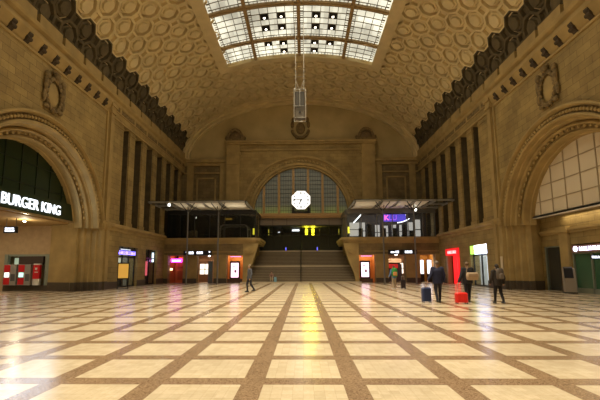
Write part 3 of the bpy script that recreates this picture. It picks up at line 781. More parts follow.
# ------------------------------------------------------------------ back of the hall
# lunette wall and lateral walls
f = MB(); out = [(-14.9, 15.3)]
for i in range(41):
    a = PI - PI * i / 40; out.append((14.9 * math.cos(a), 15.4 + 8.2 * math.sin(a)))
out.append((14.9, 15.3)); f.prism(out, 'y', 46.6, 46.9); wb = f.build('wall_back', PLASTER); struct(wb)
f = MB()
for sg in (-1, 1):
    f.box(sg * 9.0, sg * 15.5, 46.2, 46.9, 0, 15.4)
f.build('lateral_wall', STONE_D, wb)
f = MB()
for sg in (-1, 1):
    f.box(sg * 9.0, sg * 14.9, 45.75, 46.3, 15.0, 15.4); f.box(sg * 9.0, sg * 14.9, 45.95, 46.3, 14.6, 15.0); f.box(sg * 9.0, sg * 14.9, 46.05, 46.3, 13.6, 13.75)
    for x in (9.9, 14.1): f.box(sg * (x - .4), sg * (x + .4), 46.0, 46.3, 8.5, 14.6)
    f.box(sg * 10.8, sg * 13.3, 46.1, 46.3, 12.9, 13.1); f.box(sg * 10.8, sg * 11.0, 46.1, 46.3, 9, 13.1); f.box(sg * 13.1, sg * 13.3, 46.1, 46.3, 9, 13.1)
f.build('lateral_moulding', MOULD, wb)
# central pavilion with arch
f = MB(); R_ = 5.85; out = [(-9.2, 0), (-5.2, 0), (-5.2, 8.35), (-R_, 8.35)]
for i in range(1, 40): a = PI - PI * i / 40; out.append((R_ * math.cos(a), 8.35 + R_ * math.sin(a)))
out += [(R_, 8.35), (5.2, 8.35), (5.2, 0), (9.2, 0), (9.2, 17.2), (-9.2, 17.2)]
f.prism(out, 'y', 45.7, 46.3); pav = f.build('portal_front', STONE, wb)
f = MB()
for r0_, r1_, yy in ((5.86, 6.05, 45.62), (6.1, 6.4, 45.48), (6.95, 7.08, 45.6), (7.08, 7.35, 45.4)): f.ring((0, 0, 8.35), r0_, r1_, yy, 45.75, 0, PI, 48)
f.build('portal_archivolt', MOULD, wb)
f = MB()
for i in range(44):
    a = PI * (i + .5) / 44; f.ball((6.68 * math.cos(a), 45.7, 8.35 + 6.68 * math.sin(a)), .16, .07, .16, 8, 5)
f.build('portal_rosettes', MOULD, wb, smooth=True)
f = MB(); f.box(-9.45, 9.45, 45.35, 46.6, 17.2, 17.4); f.box(-9.6, 9.6, 45.2, 46.6, 17.4, 17.65); f.box(-9.35, 9.35, 45.55, 45.75, 16.4, 16.55)
for sg in (-1, 1):
    f.box(sg * 7.7, sg * 9.4, 45.5, 45.75, 8, 17.2); f.box(sg * 7.6, sg * 9.5, 45.4, 45.75, 15.9, 16.2); f.box(sg * 7.75, sg * 9.35, 45.42, 45.6, 14.6, 15.9)
f.build('portal_cornice', MOULD, wb)
for sg in (-1, 1):
    t = thing('roof_ornament', 'domed carved stone ornament on the %s end of the portal cornice' % ('left' if sg < 0 else 'right'), 'ornament', (sg * 8.35, 45.9, 17.65), 0, 'domed ornaments on the portal'); t.scale = (1.0, 1, 1.3)
    MB().box(-1.2, 1.2, -.35, .35, 0, .3).build('base', CARVE, t)
    f = MB(); f.ring((0, 0, .3), .75, 1.05, -.3, .3, 0, PI, 20); f.build('outer_ring', CARVE, t)
    f = MB(); f.ball((0, .05, .35), .78, .2, .78, 16, 8); f.ball((0, -.15, .75), .25, .12, .2, 10, 6); f.build('shell', mat('ornament_stone', (.22, .15, .07), .8), t, smooth=True)
    f = MB()
    for s2 in (-1, 1): f.ball((s2 * 1.15, -.05, .38), .22, .22, .22, 10, 6)
    f.build('scroll', CARVE, t, smooth=True)
# lunette crest
t = thing('carved_crest', 'carved crest with wreath on the plaster lunette above the portal, behind the hanging cage', 'ornament', (0, 46.45, 19.6))
f = MB(); f.ball((0, 0, 0), .62, .16, .8, 16, 8); f.build('shield', CARVE, t, smooth=True)
f = MB()
for i in range(18):
    a = math.radians(200) + math.radians(140) * i / 17; 
    for rr in (1.0,): f.ball((rr * 1.12 * math.cos(a), 0, .1 + 1.35 * math.sin(a)), .2, .14, .24, 8, 5)
for s2 in (-1, 1):
    f.ball((s2 * 1.05, 0, .5), .22, .16, .5, 8, 6); f.ball((s2 * .85, 0, 1.2), .3, .16, .35, 8, 6); f.ball((s2 * .45, 0, -1.55), .35, .12, .14, 8, 5)
f.ball((0, 0, 1.35), .4, .16, .4, 10, 6)
f.build('wreath', CARVE, t, smooth=True)

# window_2: arched window
w2 = sempty('window_2')
def archglass():
    m = bpy.data.materials.new('leaded_arch_glass'); N, L, b = nodes(m)
    g = N.new('ShaderNodeNewGeometry'); s = N.new('ShaderNodeSeparateXYZ'); L.new(g.outputs['Position'], s.inputs[0])
    mr = N.new('ShaderNodeMapRange'); mr.inputs[1].default_value = 8.3; mr.inputs[2].default_value = 9.6; mr.inputs[3].default_value = 1; mr.inputs[4].default_value = 0; L.new(s.outputs[2], mr.inputs[0])
    n = N.new('ShaderNodeTexNoise'); n.inputs['Scale'].default_value = .5; L.new(g.outputs['Position'], n.inputs['Vector'])
    mx = N.new('ShaderNodeMix'); mx.data_type = 'RGBA'; mx.inputs[6].default_value = (.17, .16, .105, 1); mx.inputs[7].default_value = (.75, .8, .08, 1)
    pw = N.new('ShaderNodeMath'); pw.operation = 'MULTIPLY'; L.new(mr.outputs[0], pw.inputs[0]); L.new(n.outputs[0], pw.inputs[1]); L.new(pw.outputs[0], mx.inputs[0])
    b.inputs['Base Color'].default_value = (.10, .105, .09, 1); b.inputs['Roughness'].default_value = .3
    L.new(mx.outputs[2], b.inputs['Emission Color']); b.inputs['Emission Strength'].default_value = .26
    return m
f = MB(); out = [(R_ * math.cos(PI * i / 40), 8.35 + R_ * math.sin(PI * i / 40)) for i in range(41)]; f.prism(out, 'y', 46.18, 46.22); f.build('glass', archglass(), w2)
for x in (-4.65, -2.75, -.93, .93, 2.75, 4.65):
    h_ = math.sqrt(R_ ** 2 - x * x); MB().box(x - .14, x + .14, 45.95, 46.2, 8.35, 8.35 + h_).build('mullion', TANBAR, w2)
f = MB()
x = -5.6
while x < 5.7:
    h_ = math.sqrt(max(R_ ** 2 - x * x, .01)); f.box(x - .018, x + .018, 46.12, 46.2, 8.35, 8.35 + h_); x += .31
z = 8.75
while z < 14: h_ = math.sqrt(R_ ** 2 - (z - 8.35) ** 2); f.box(-h_, h_, 46.12, 46.2, z - .018, z + .018); z += .55
f.build('leading', mat('window_leading', (.03, .028, .02), .6), w2)
f = MB(); f.box(-6.3, 6.3, 45.3, 46.1, 7.95, 8.15); f.box(-6.2, 6.2, 45.4, 46.1, 8.15, 8.32); f.box(-6.1, 6.1, 45.45, 46.1, 7.75, 7.95); f.build('transom_beam', TANBAR, w2)
# clock
t = thing('wall_clock', 'octagonal white lit clock showing about quarter to seven in front of the arched window', 'clock', (.03, 45.35, 9.92))
def octo(mb, r, y0, y1): mb.prism([(r / math.cos(PI / 8) * math.cos(PI / 8 + PI / 4 * i), r / math.cos(PI / 8) * math.sin(PI / 8 + PI / 4 * i)) for i in range(8)], 'y', y0, y1)
f = MB(); octo(f, 1.2, -.12, .28); f.build('case', mat('clock_case', (.3, .26, .18), .5), t)
f = MB(); octo(f, 1.13, -.16, -.12); face = f.build('face', emis('clock_face', (1, .98, .92), 1.7), t)
for i in range(12):
    a = PI * i / 6; L0, L1, wd = (.70, 1.03, .075) if i % 3 == 0 else (.80, 1.0, .055)
    f = MB(); ca, sa = math.sin(a), math.cos(a)
    f.prism([(L0 * ca - wd * sa, L0 * sa + wd * ca), (L1 * ca - wd * sa, L1 * sa + wd * ca), (L1 * ca + wd * sa, L1 * sa - wd * ca), (L0 * ca + wd * sa, L0 * sa - wd * ca)], 'y', -.19, -.15); f.build('hour_mark', BLACK, face)
def hand(nm, a, ln, wd, y):
    f = MB(); ca, sa = math.sin(a), math.cos(a); q = -.15
    f.prism([(q * ca - wd * sa, q * sa + wd * ca), (ln * ca - wd * .6 * sa, ln * sa + wd * .6 * ca), (ln * ca + wd * .6 * sa, ln * sa - wd * .6 * ca), (q * ca + wd * sa, q * sa - wd * ca)], 'y', y, y - .02); f.build(nm, BLACK, t)
hand('hour_hand', math.radians(202), .62, .085, -.19); hand('minute_hand', math.radians(278), .88, .06, -.22)
f = MB(); f.tube((0, -.16, 0), (0, -.26, 0), .09, n=12); f.build('hub', BLACK, t)
f = MB(); f.box(-.9, .9, 0, .25, -1.62, -1.35); f.box(-1.15, -.8, 0, .3, -1.62, -.9); f.box(.8, 1.15, 0, .3, -1.62, -.9); f.build('bracket', DARKM, t)
# fascia below transom, piers, glass doors
f = MB(); f.box(-5.2, 5.2, 45.85, 46.1, 6.85, 7.8); fa = f.build('trim_1', mat('grey_fascia', (.21, .17, .13), .4)); struct(fa)
f = MB()
for x in (-3.5, -1.75, 0, 1.75, 3.5): f.box(x - .02, x + .02, 45.83, 45.86, 6.85, 7.8)
f.box(-5.2, 5.2, 45.8, 45.9, 6.8, 6.88); f.build('fascia_joint', DARKM, fa)
d5 = sempty('door_5')
f = MB()
for x in (-4.95, -3.55, -2.4, -1.2, 0, 1.2, 2.4, 3.55, 4.95): f.box(x - .05, x + .05, 47.4, 47.5, 3.74, 6.85)
f.box(-5.2, 5.2, 47.4, 47.5, 5.95, 6.05); f.build('frame', DARKM, d5)
MB().box(-5.2, 5.2, 47.43, 47.46, 3.74, 6.85).build('glass', GLASS, d5)
# foyer behind the doors
f = MB(); f.box(-12, 12, 46.9, 62, 6.9, 7.1); f.box(-12, -11.8, 46.9, 62, 3.5, 7); f.box(11.8, 12, 46.9, 62, 3.5, 7); f.box(-12, 12, 62, 62.2, 3.5, 7); f.box(-12, -5.2, 46.85, 47.1, 3.6, 7); f.box(5.2, 12, 46.85, 47.1, 3.6, 7)
o = f.build('wall_foyer', mat('foyer_dark', (.03, .03, .035), .6)); struct(o)
f = MB(); f.box(-12, 12, 47.0, 62, 3.5, 3.73); o = f.build('floor_foyer', mat('foyer_floor', (.08, .07, .06), .2)); struct(o)
YEL = emis('yellow_light', (1, .86, .02), 7)
for x, z0, z1, yy, lb in ((.8, 6.15, 7.0 - .05, 50, 'left of the two big ones right of the centre rail'), (1.72, 6.1, 6.95 - .05, 50, 'right of the two big ones right of the centre rail'), (-4.75, 6.0, 6.6, 48.5, 'far left pane')):
    pass
def hanglight(x, y, z0, z1, wd, m, label):
    t = thing('door_light', label, 'lamp', (x, y, z0)); MB().bbox(-wd, wd, -.06, .06, 0, z1 - z0, .02).build('tube', m, t); MB().tube((0, 0, z1 - z0), (0, 0, 6.9 - z0), .02, n=6).build('hanger', DARKM, t)
hanglight(.72, 49.5, 6.0, 6.78, .17, YEL, 'big yellow upright light behind the glass doors, the one nearer the centre handrail')
hanglight(1.58, 49.5, 5.95, 6.8, .17, YEL, 'big yellow upright light behind the glass doors, right of the other big one')
for x_ in (.72, 1.58): lamp('AREA', 'yellow_glow', (x_, 49.4, 6.38), 60, (1, .85, .03), (-PI / 2, 0, 0), shape='RECTANGLE', size=.34, size_y=.8)
hanglight(-4.3, 49.0, 5.9, 6.7, .05, emis('dim_yellow', (.7, .6, .05), .8), 'faint narrow yellow light behind the leftmost glass door')
hanglight(5.0, 49.0, 6.0, 6.7, .05, emis('dim_yellow', (.7, .6, .05), .8), 'faint narrow yellow light behind the rightmost glass door')
BLU = emis('blue_light', (.15, .15, 1), 3)
for x, lb in ((-2.0, 'left of the centre handrail'), (2.1, 'right of the centre handrail')):
    t = thing('floor_light', 'short blue upright light behind the glass doors, %s' % lb, 'lamp', (x, 48.6, 3.73)); MB().bbox(-.05, .05, -.05, .05, 0, .55, .01).build('tube', BLU, t)
t = thing('ceiling_light', 'white horizontal strip light behind the glass doors left of centre', 'lamp', (-.75, 51, 6.75)); MB().bbox(-.5, .5, -.1, .1, -.1, .1, .02).build('tube', emis('strip_white', (.9, .95, 1), 3.5), t); MB().box(-.3, .3, -.05, .05, .1, .2).build('mount', DARKM, t)
t = thing('ceiling_light', 'small slanting white lamp behind the glass doors, left pane', 'lamp', (-3.0, 50, 6.4)); MB().ball((0, 0, 0), .16, .1, .07, 10, 6).build('bulb', emis('strip_dim', (.9, .95, 1), 1.5), t); MB().tube((0, 0, 0), (0, 0, .5), .02, n=6).build('hanger', DARKM, t)

# ------------------------------------------------------------------ staircase
st = thing('staircase', 'broad stone staircase rising to the glass doors between the flank walls', 'stairs', (0, 40.1, 0))
NS = 11; RI = 1.87 / NS
def flight(name, y0, z0, tread, x_a, x_b, dx):
    f = MB(); f.cur = 0
    for i in range(NS):
        ya = y0 + i * tread; xa = x_a + dx * i; zt = z0 + RI * (i + 1)
        f.cur = 0; f.box(-xa, xa, ya, y0 + NS * tread + .3, zt - RI, zt - .03)
        f.cur = 1; f.box(-xa, xa, ya - .025, ya + tread + .02, zt - .05, zt)
    return f.build(name, [STEP, mat('stair_tread', (.34, .28, .185), .5, noise=.2, scale=14)], st)
flight('lower_flight', 0, 0, .28, 6.0, 5.8, -.02)
MB().box(-5.8, 5.8, 2.72, 4.0, 1.72, 1.885).build('landing', STEP_E, st)
flight('upper_flight', 3.9, 1.87, .25, 5.75, 5.3, -.03)
MB().box(-5.35, 5.35, 6.3, 7.4, 3.6, 3.755).build('top_landing', STEP_E, st)
t = MB(); t.box(-6.4, 6.4, -.6, .02, 0, .12); t.build('bottom_plinth', STEP_E, st)
hr = thing('handrail', 'dark central handrail running up the broad staircase', 'handrail', (0, 40.1, 0))
rp = [(0, -.1, 1.0), (0, 3.1, 2.87), (0, 3.9, 2.87), (0, 6.7, 4.75)]
MB().path(rp, .05).build('rail', DARKM, hr); MB().path([(p[0], p[1], p[2] - .45) for p in rp], .025).build('lower_rail', DARKM, hr)
for (y, z0, z1) in ((-.1, .12, 1.0), (1.5, 1.0, 1.95), (3.1, 1.87, 2.87), (3.9, 1.87, 2.87), (5.3, 2.95, 3.85), (6.7, 3.74, 4.75)): MB().tube((0, y, z0), (0, y, z1), .04).build('post', DARKM, hr)

# ------------------------------------------------------------------ lower front wall with doors, deck and flanks
OPEN = [(6.25, 8.05), (9.42, 11.28), (12.78, 14.45)]
YF = 40.3
for sg in (-1, 1):
    nm = 'wall_front_left' if sg < 0 else 'wall_front_right'
    X = lambda x: sg * x
    f = MB(); xs = 8.05; 
    segs = [(8.05, 9.42), (11.28, 12.78), (14.45, 14.95)]
    for a, b in segs: f.box(X(a), X(b), YF, YF + .7, 0, 4.5)
    for a, b in OPEN[0:]: f.box(X(a), X(b), YF, YF + .7, 2.98, 4.5)
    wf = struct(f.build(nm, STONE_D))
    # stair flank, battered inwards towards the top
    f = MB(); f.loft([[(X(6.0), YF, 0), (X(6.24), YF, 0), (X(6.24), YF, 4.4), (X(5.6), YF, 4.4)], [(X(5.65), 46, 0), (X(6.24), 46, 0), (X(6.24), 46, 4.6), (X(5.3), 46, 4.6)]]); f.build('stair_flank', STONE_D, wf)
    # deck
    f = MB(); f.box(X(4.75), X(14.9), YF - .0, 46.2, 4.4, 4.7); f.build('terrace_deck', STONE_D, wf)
    f = MB()
    for z0, z1, o in ((4.2, 4.38, .1), (4.38, 4.6, .22), (4.6, 4.86, .34)):
        q = [(X(14.9), YF + .4), (X(14.9), YF - o)]
        for i in range(7):
            a = PI / 2 * i / 6; q.append((X(5.35 - (.95 - .34 + o) * math.sin(a)), YF + .6 - (.6 + o) * math.cos(a)))
        q += [(X(5.35 - .95 + .34 - o), 46.1), (X(5.9), 46.1), (X(5.9), YF + .4)]
        f.prism(q, 'z', z0, z1)
    f.build('deck_cornice', MOULD, wf)
    # scroll console beside the stairs
    f = MB(); f.prism([(X(5.9), .1), (X(5.78), .8), (X(5.5), 1.5), (X(5.2), 2.2), (X(4.98), 2.9), (X(4.8), 3.5), (X(4.62), 4.25), (X(6.25), 4.25), (X(6.25), .1)], 'y', YF - .12, YF + .5)
    f.tube((X(5.5), YF - .26, 3.55), (X(5.5), YF + .3, 3.55), .42, n=20); f.tube((X(5.5), YF - .32, 3.55), (X(5.5), YF - .2, 3.55), .2, n=16); f.tube((X(5.9), YF - .22, 1.9), (X(5.9), YF + .3, 1.9), .26, n=16)
    f.build('scroll_console', MOULD, wf, smooth=False)
    f = MB(); f.box(X(5.85), X(6.24), YF - .18, YF + .2, 0, 1.1); f.box(X(5.82), X(6.24), YF - .24, YF + .2, 0, .45); f.build('console_pedestal', MOULD, wf)
    f = MB()
    for a, b in segs:
        f.box(X(a), X(b), YF, YF - .06, .5, 2.9); f.box(X(a), X(b), YF, YF - .14, 2.9, 3.05)
    f.box(X(6.9), X(14.9), YF, YF - .07, 3.3, 3.42); f.build('pier_facing', MOULD, wf)
    f = MB()
    for a, b in segs: f.box(X(a), X(b), YF, YF - .1, 0, .5)
    f.build('pier_plinth', PLINTH, wf)
    # rooms behind the openings
    for i, (a, b) in enumerate(OPEN):
        if i == 0: dp, m = 1.3, ORANGE
        elif i == 1: dp, b, m = 3.0, 12.6, mat('passage_wall', (.42, .25, .13), .6)
        else: dp, m = 1.6, mat('rust_wall', (.45, .13, .03), .6)
        if i == 2 and sg > 0: m = mat('amber_wall', (.6, .3, .06), .6)
        f = MB(); f.box(X(a - .1), X(a), YF + .7, YF + .7 + dp, 0, 3.3); f.box(X(b), X(b + .1), YF + .7, YF + .7 + dp, 0, 3.3)
        f.box(X(a - .1), X(b + .1), YF + .7 + dp, YF + .8 + dp, 0, 3.3); f.box(X(a - .1), X(b + .1), YF + .7, YF + .8 + dp, 3.1, 3.3)
        struct(f.build('wall_niche', m))
        lamp('AREA', 'niche_light', (X((a + b) / 2), YF + .9 + dp * .3, 3.05), (22 if i == 0 else 45 if i == 1 else 18), (1, .75, .5) if i != 2 or sg > 0 else (1, .5, .35), shape='RECTANGLE', size=b - a - .3, size_y=.8)
    # lit poster case in opening 0
    t = thing('advertising_lightbox', 'glowing pinkish-white poster case in the dark frame %s of the stairs' % ('left' if sg < 0 else 'right'), 'lightbox', (X(7.2 if sg < 0 else 6.95), YF + .45, 0), 0, 'poster cases beside the stairs')
    MB().box(-.55, .55, -.12, .1, .42, 2.35).build('frame', mat('lightbox_frame', (.06, .02, .02), .4), t)
    po = MB().box(-.4, .4, -.14, -.12, .6, 2.15).build('poster', emis('poster_pinkwhite', (1, .66, .82), 2.4), t)
    f = MB(); f.box(-.25, .05, -.15, -.14, 1.75, 1.85); f.box(-.05, .2, -.15, -.14, 1.1, 1.4); f.box(-.28, .25, -.15, -.14, .75, .8); f.build('poster_print', mat('print_mauve', (.55, .3, .45), .6), po)
    MB().box(-.8, .8, -.1, .15, 0, .42).build('base', mat('lightbox_base', (.10, .05, .03), .5), t)
    t = thing('neon_strip', 'thin pink-violet light strip over the poster case %s of the stairs' % ('left' if sg < 0 else 'right'), 'lamp', (X(7.15), YF + .5, 2.85), 0, 'pink strips over the poster cases'); MB().bbox(-.6, .6, -.03, .03, -.03, .03, .005).build('tube', emis('violet_strip', (.9, .4, 1), 1.6), t); MB().box(-.6, .6, .03, .3, -.02, .04).build('mount', DARKM, t)
    # direction sign
    t = thing('direction_sign', 'long black direction sign with white symbols over the middle passage %s of the stairs' % ('left' if sg < 0 else 'right'), 'sign', (X(11.05) if sg < 0 else X(10.85), YF - .55, 3.22), 0, 'direction signs over the passages')
    MB().bbox(-1.55, -.32, -.08, .08, -.24, .24, .02).build('left_panel', BLACK, t); MB().bbox(-.28, 1.5, -.08, .08, -.24, .24, .02).build('right_panel', BLACK, t)
    SW = emis('sign_white', (.85, .9, 1), 2.0)
    f = MB()
    if sg < 0:
        f.tube((-1.28, -.1, .12), (-1.08, -.1, -.08), .03, n=6); f.box(-.95, -.45, -.1, -.085, -.12, .16); f.box(-.1, .55, -.1, -.085, -.1, .16); f.box(1.2, 1.35, -.1, -.085, .05, .18)
    else:
        f.box(-1.3, -.9, -.1, -.085, -.1, .06); f.box(-.82, -.45, -.1, -.085, -.12, .14); f.box(.2, .95, -.1, -.085, -.12, .14)
    f.build('white_symbols', SW, t)
    f = MB(); f.box(-.85, -.8, -.11, -.1, -.12, .16); f.box(-.68, -.64, -.11, -.1, -.12, .16); f.box(.1, .14, -.11, -.1, -.1, .16); f.box(.32, .36, -.11, -.1, -.1, .16); f.box(.6, .64, -.11, -.1, -.12, .14); f.build('symbol_strokes', BLACK, t)
    f = MB(); f.box(-1.2, -1.14, 0, .55, -.03, .03); f.box(1.1, 1.16, 0, .55, -.03, .03); f.build('bracket', DARKM, t)
    # passage contents
    t = thing('ceiling_light', 'small white lamp at the passage ceiling %s of the stairs' % ('left' if sg < 0 else 'right'), 'lamp', (X(10.45) if sg < 0 else X(10.75), YF + 2.0, 3.1 - .08)); MB().tube((0, 0, .08), (0, 0, -.05), .14, .12, 12).build('lens', emis('passage_lamp', (1, .95, .85), 14), t)
    t = thing('shop_window', 'brightly lit shop window deep in the passage %s of the stairs' % ('left' if sg < 0 else 'right'), 'window', (X(11.3), YF + 3.55, 0))
    MB().box(-.6, .6, -.05, .05, .9, 2.1).build('pane', emis('window_cream', (1, .9, .75), 1.6), t); MB().box(-.7, .7, -.02, .08, .0, 2.4).build('frame', mat('window_frame_brown', (.2, .1, .05), .5), t)
    f = MB(); f.box(-.62, .62, -.08, -.04, 1.45, 1.52); f.box(-.05, .03, -.08, -.04, .9, 2.1); f.build('crossbar', DARKM, t)

# left passage details
t = thing('neon_sign', 'magenta glowing sign in the leftmost opening of the front wall', 'sign', (-13.75, YF + 1.0, 2.45)); MB().box(-.8, .5, -.05, .05, -.18, .2).build('panel', emis('magenta', (.85, .08, 1), 3.2), t); f = MB(); marks(f, -.55, .35, -.08, .08, -.07, 41); f.build('lettering', emis('pink_white', (1, .7, 1), 5), t); MB().box(-.1, .1, -.03, .03, .18, .62).build('arm', DARKM, t)
t = thing('wooden_door', 'orange-brown wooden door standing in the leftmost opening of the front wall', 'door', (-13.4, YF + 1.5, 0)); leaf = MB().bbox(-.62, .62, -.04, .04, 0, 2.85, .01).build('leaf', mat('door_orange', (.55, .15, .04), .4), t); f = MB(); f.box(-.45, .45, -.06, -.04, 1.6, 2.6); f.box(-.45, .45, -.06, -.04, .3, 1.3); f.build('panel', mat('door_orange_dark', (.4, .09, .03), .4), leaf); MB().tube((.5, -.12, 1.0), (.5, -.12, 1.3), .025).build('handle', SILVER, leaf)
t = thing('wall_lamp', 'small warm lamp on the left side of the orange-brown door', 'lamp', (-14.3, YF + .75, 1.5)); MB().bbox(-.12, .12, -.12, .05, -.12, .12, .03).build('shade', emis('warm_lamp', (1, .75, .4), 3), t)
t = thing('grey_banner_stand', 'grey upright information pillar at the right edge of the left passage', 'pillar', (-9.75, YF - .15, 0)); MB().bbox(-.24, .24, -.1, .1, 0, 2.35, .02).build('body', mat('pillar_grey', (.12, .13, .13), .4), t); MB().box(-.18, .18, -.12, -.1, 1.3, 2.1).build('panel', mat('pillar_blue', (.12, .16, .2), .3), t)
t = thing('red_shelf', 'red and dark shelf of goods in the passage right of the stairs', 'shelf', (10.75, YF + 2.6, 0)); MB().box(-.85, .75, 0, .3, 0, 2.0).build('case', mat('shelf_dark', (.05, .03, .05), .5), t); MB().box(-.8, .3, -.05, 0, 1.5, 2.0).build('red_goods', mat('goods_red', (.6, .02, .03), .5), t); MB().box(-.8, .7, -.08, 0, 2.15, 2.6).build('awning', mat('awning_cream', (.7, .5, .35), .5), t); MB().box(-.7, .6, .0, .2, 2.0, 2.15).build('awning_support', DARKM, t)
for x, lb in ((13.3, 'left'), (14.15, 'right')):
    t = thing('light_poster', 'upright white lit poster in the amber opening right of the stairs, the %s one' % lb, 'poster', (x, YF + 1.2, 0), 0, 'white posters in the amber opening'); MB().box(-.22, .22, -.05, .05, .9, 2.4).build('face', emis('poster_white', (1, .9, .92), 2.2), t); MB().box(-.27, .27, .0, .08, 0, 2.45).build('back', DARKM, t)

# ------------------------------------------------------------------ canopies and glazed terrace rooms
SAIL = mat('canopy_white_panel', (.72, .66, .52), .5)
def canopy(sg):
    sd = 'left' if sg < 0 else 'right'; X = lambda x: sg * x
    t = thing('terrace_canopy', 'steel and glass canopy on tall posts over the %s terrace' % sd, 'canopy', (0, 0, 0), 0, 'terrace canopies')
    f = MB(); f.box(X(5.3), X(15.0), 35.8, 45.6, 8.16, 8.22); f.build('glass_roof', GLASS_DK, t)
    f = MB()
    for y in (35.8, 38.1, 40.3): f.box(X(5.3), X(15.0), y, y + .12, 8.0, 8.18)
    for x in (5.3, 7.9, 9.6, 11.2, 13.2, 14.9): f.box(X(x), X(x + .12), 35.8, 45.6, 8.0, 8.18)
    f.build('roof_frame', mat('canopy_grey', (.30, .28, .23), .5, .2), t)
    xs = [(5.5, 7.75), (8.15, 9.5), (9.75, 11.0), (11.4, 12.6)]
    for (a, b) in xs:
        f = MB(); m_ = .35
        f.loft([[(X(a), 36.0, 8.0), (X(b), 36.0, 8.0), (X(b), 36.0, 8.06), (X(a), 36.0, 8.06)], [(X(a + m_ * .3), 38.0, 7.9), (X(b - m_ * .3), 38.0, 7.9), (X(b - m_ * .3), 38.0, 7.96), (X(a + m_ * .3), 38.0, 7.96)], [(X(a), 40.2, 8.0), (X(b), 40.2, 8.0), (X(b), 40.2, 8.06), (X(a), 40.2, 8.06)]])
        f.build('soffit_panel', SAIL, t)
    for x in (8.1, 11.15):
        p = MB().tube((X(x), 36.3, 0), (X(x), 36.3, 7.3), .085, .07, 12).build('post', GREYM, t)
        f = MB()
        for dx, dy in ((-.7, -.3), (.7, -.3), (-.5, 1.5), (.5, 1.5)): f.tube((X(x), 36.3, 7.1), (X(x) + dx, 36.3 + dy, 8.0), .045, n=6)
        f.build('branch_strut', DARKM, t)
        MB().tube((X(x), 36.3, 0), (X(x), 36.3, .05), .2, n=12).build('foot_plate', GREYM, t)
    # uplights on the posts
    for x, p in ((6.6, 26), (9.6, 26), (12.0, 14)):
        lamp('AREA', 'canopy_uplight', (X(x), 37.3, 6.9), (12 if sg < 0 else 5) * p / 26, (1, .9, .7), (PI, 0, 0), shape='RECTANGLE', size=1.6, size_y=.8)
    return t
canopy(-1); canopy(1)
for x, y, z, lb in ((-13.0, 36.1, 7.85, 'under the outer end of the left terrace canopy'), (12.1, 38.8, 7.6, 'under the right terrace canopy near the lettered sign')):
    t = thing('spotlight', 'small brilliant white spotlight %s' % lb, 'lamp', (x, y, z)); MB().ball((0, 0, 0), .11, .11, .11, 12, 8).build('lens', emis('brilliant', (1, .98, .9), 16), t, smooth=True); MB().tube((0, 0, .08), (0, 0, 8.0 - z), .03, n=6).build('stem', DARKM, t)

def pavilion(sg):
    sd = 'left' if sg < 0 else 'right'; X = lambda x: sg * x
    t = thing('glass_enclosure', ('dark unlit' if sg < 0 else 'brightly furnished') + ' glazed enclosure on the %s terrace above the passages' % sd, 'glass enclosure', (0, 0, 0))
    xs = [5.0, 6.7, 8.4, 10.1, 11.8, 13.4, 14.75]
    f = MB()
    for x in xs: f.box(X(x) - .04, X(x) + .04, 40.72, 40.8, 4.86, 8.0)
    for y in (42.5, 44.3, 46.0): f.box(X(5.0) - .04, X(5.0) + .04, y - .04, y + .04, 4.86, 8.0)
    f.box(X(5.0), X(14.85), 40.7, 40.82, 7.55, 8.0); f.box(X(5.0) - .06, X(5.0) + .06, 40.7, 46.1, 7.55, 8.0); f.box(X(5), X(14.85), 40.7, 40.82, 4.86, 4.96)
    f.build('frame', DARKM if sg < 0 else mat('mid_grey_frame', (.16, .15, .13), .4, .3), t)
    MB().box(X(5.05), X(14.8), 40.75, 40.77, 4.9, 7.6).build('front_glass', GLASS_DK if sg < 0 else GLASS, t)
    MB().box(X(5.0) - .01, X(5.0) + .01, 40.75, 46.05, 4.9, 7.6).build('side_glass', GLASS, t)
    return t
pavilion(-1); pavilion(1)
f = MB(); f.box(-14.85, -5.5, 45.4, 45.6, 4.86, 8.1); f.box(-14.88, -14.84, 40.9, 45.5, 4.9, 8.0); o = struct(f.build('wall_terrace_left', mat('terrace_dark_wall', (.018, .018, .02), .5)))
f = MB(); f.box(5.5, 14.85, 44.0, 44.2, 4.86, 8.1); o = struct(f.build('wall_terrace_right', mat('terrace_right_wall', (.10, .09, .075), .6)))
# left enclosure contents
t = thing('white_booth_frame', 'rounded white frame booth inside the left glass enclosure', 'booth', (-7.45, 42.2, 4.86))
def roundframe(mb, hw, h, r, th, y0, y1):
    P = [(-hw, 0), (-hw, h - r)] + [(-hw + r - r * math.cos(a), h - r + r * math.sin(a)) for a in [PI / 2 * i / 6 for i in range(1, 7)]] + [(hw - r + r * math.sin(a), h - r + r * math.cos(a)) for a in [PI / 2 * i / 6 for i in range(0, 7)]] + [(hw, 0)]
    I = [(x * (hw - th) / hw, z * (h - th) / h) for x, z in P]
    for (a, b), (c, d) in zip(zip(P, P[1:]), zip(I, I[1:])): mb.prism([a, b, d, c], 'y', y0, y1)
f = MB(); roundframe(f, 1.6, 1.6, .45, .12, -1.2, -1.0); f.build('front_frame', WHITE, t)
f = MB(); roundframe(f, 1.6, 1.6, .45, .1, .8, 1.0); f.box(-1.5, -1.4, -1, .8, 1.1, 1.2); f.box(1.4, 1.5, -1, .8, 1.1, 1.2); f.build('rear_frame', mat('grey_booth', (.3, .29, .25), .5), t)
for s_ in (-1, 1): MB().bbox(s_ * .55 - .25, s_ * .55 + .25, -.3, .2, 0, .75, .05).build('seat', mat('booth_seat', (.05, .05, .045), .6), t)
t = thing('yellow_sign', 'small amber sign hanging inside the left glass enclosure', 'sign', (-8.2, 41.5, 7.1)); MB().box(-.42, .42, -.03, .03, -.1, .12).build('panel', emis('amber_dim', (.75, .42, .04), .4), t); MB().tube((0, 0, .1), (0, 0, .9), .02, n=6).build('hanger', DARKM, t)
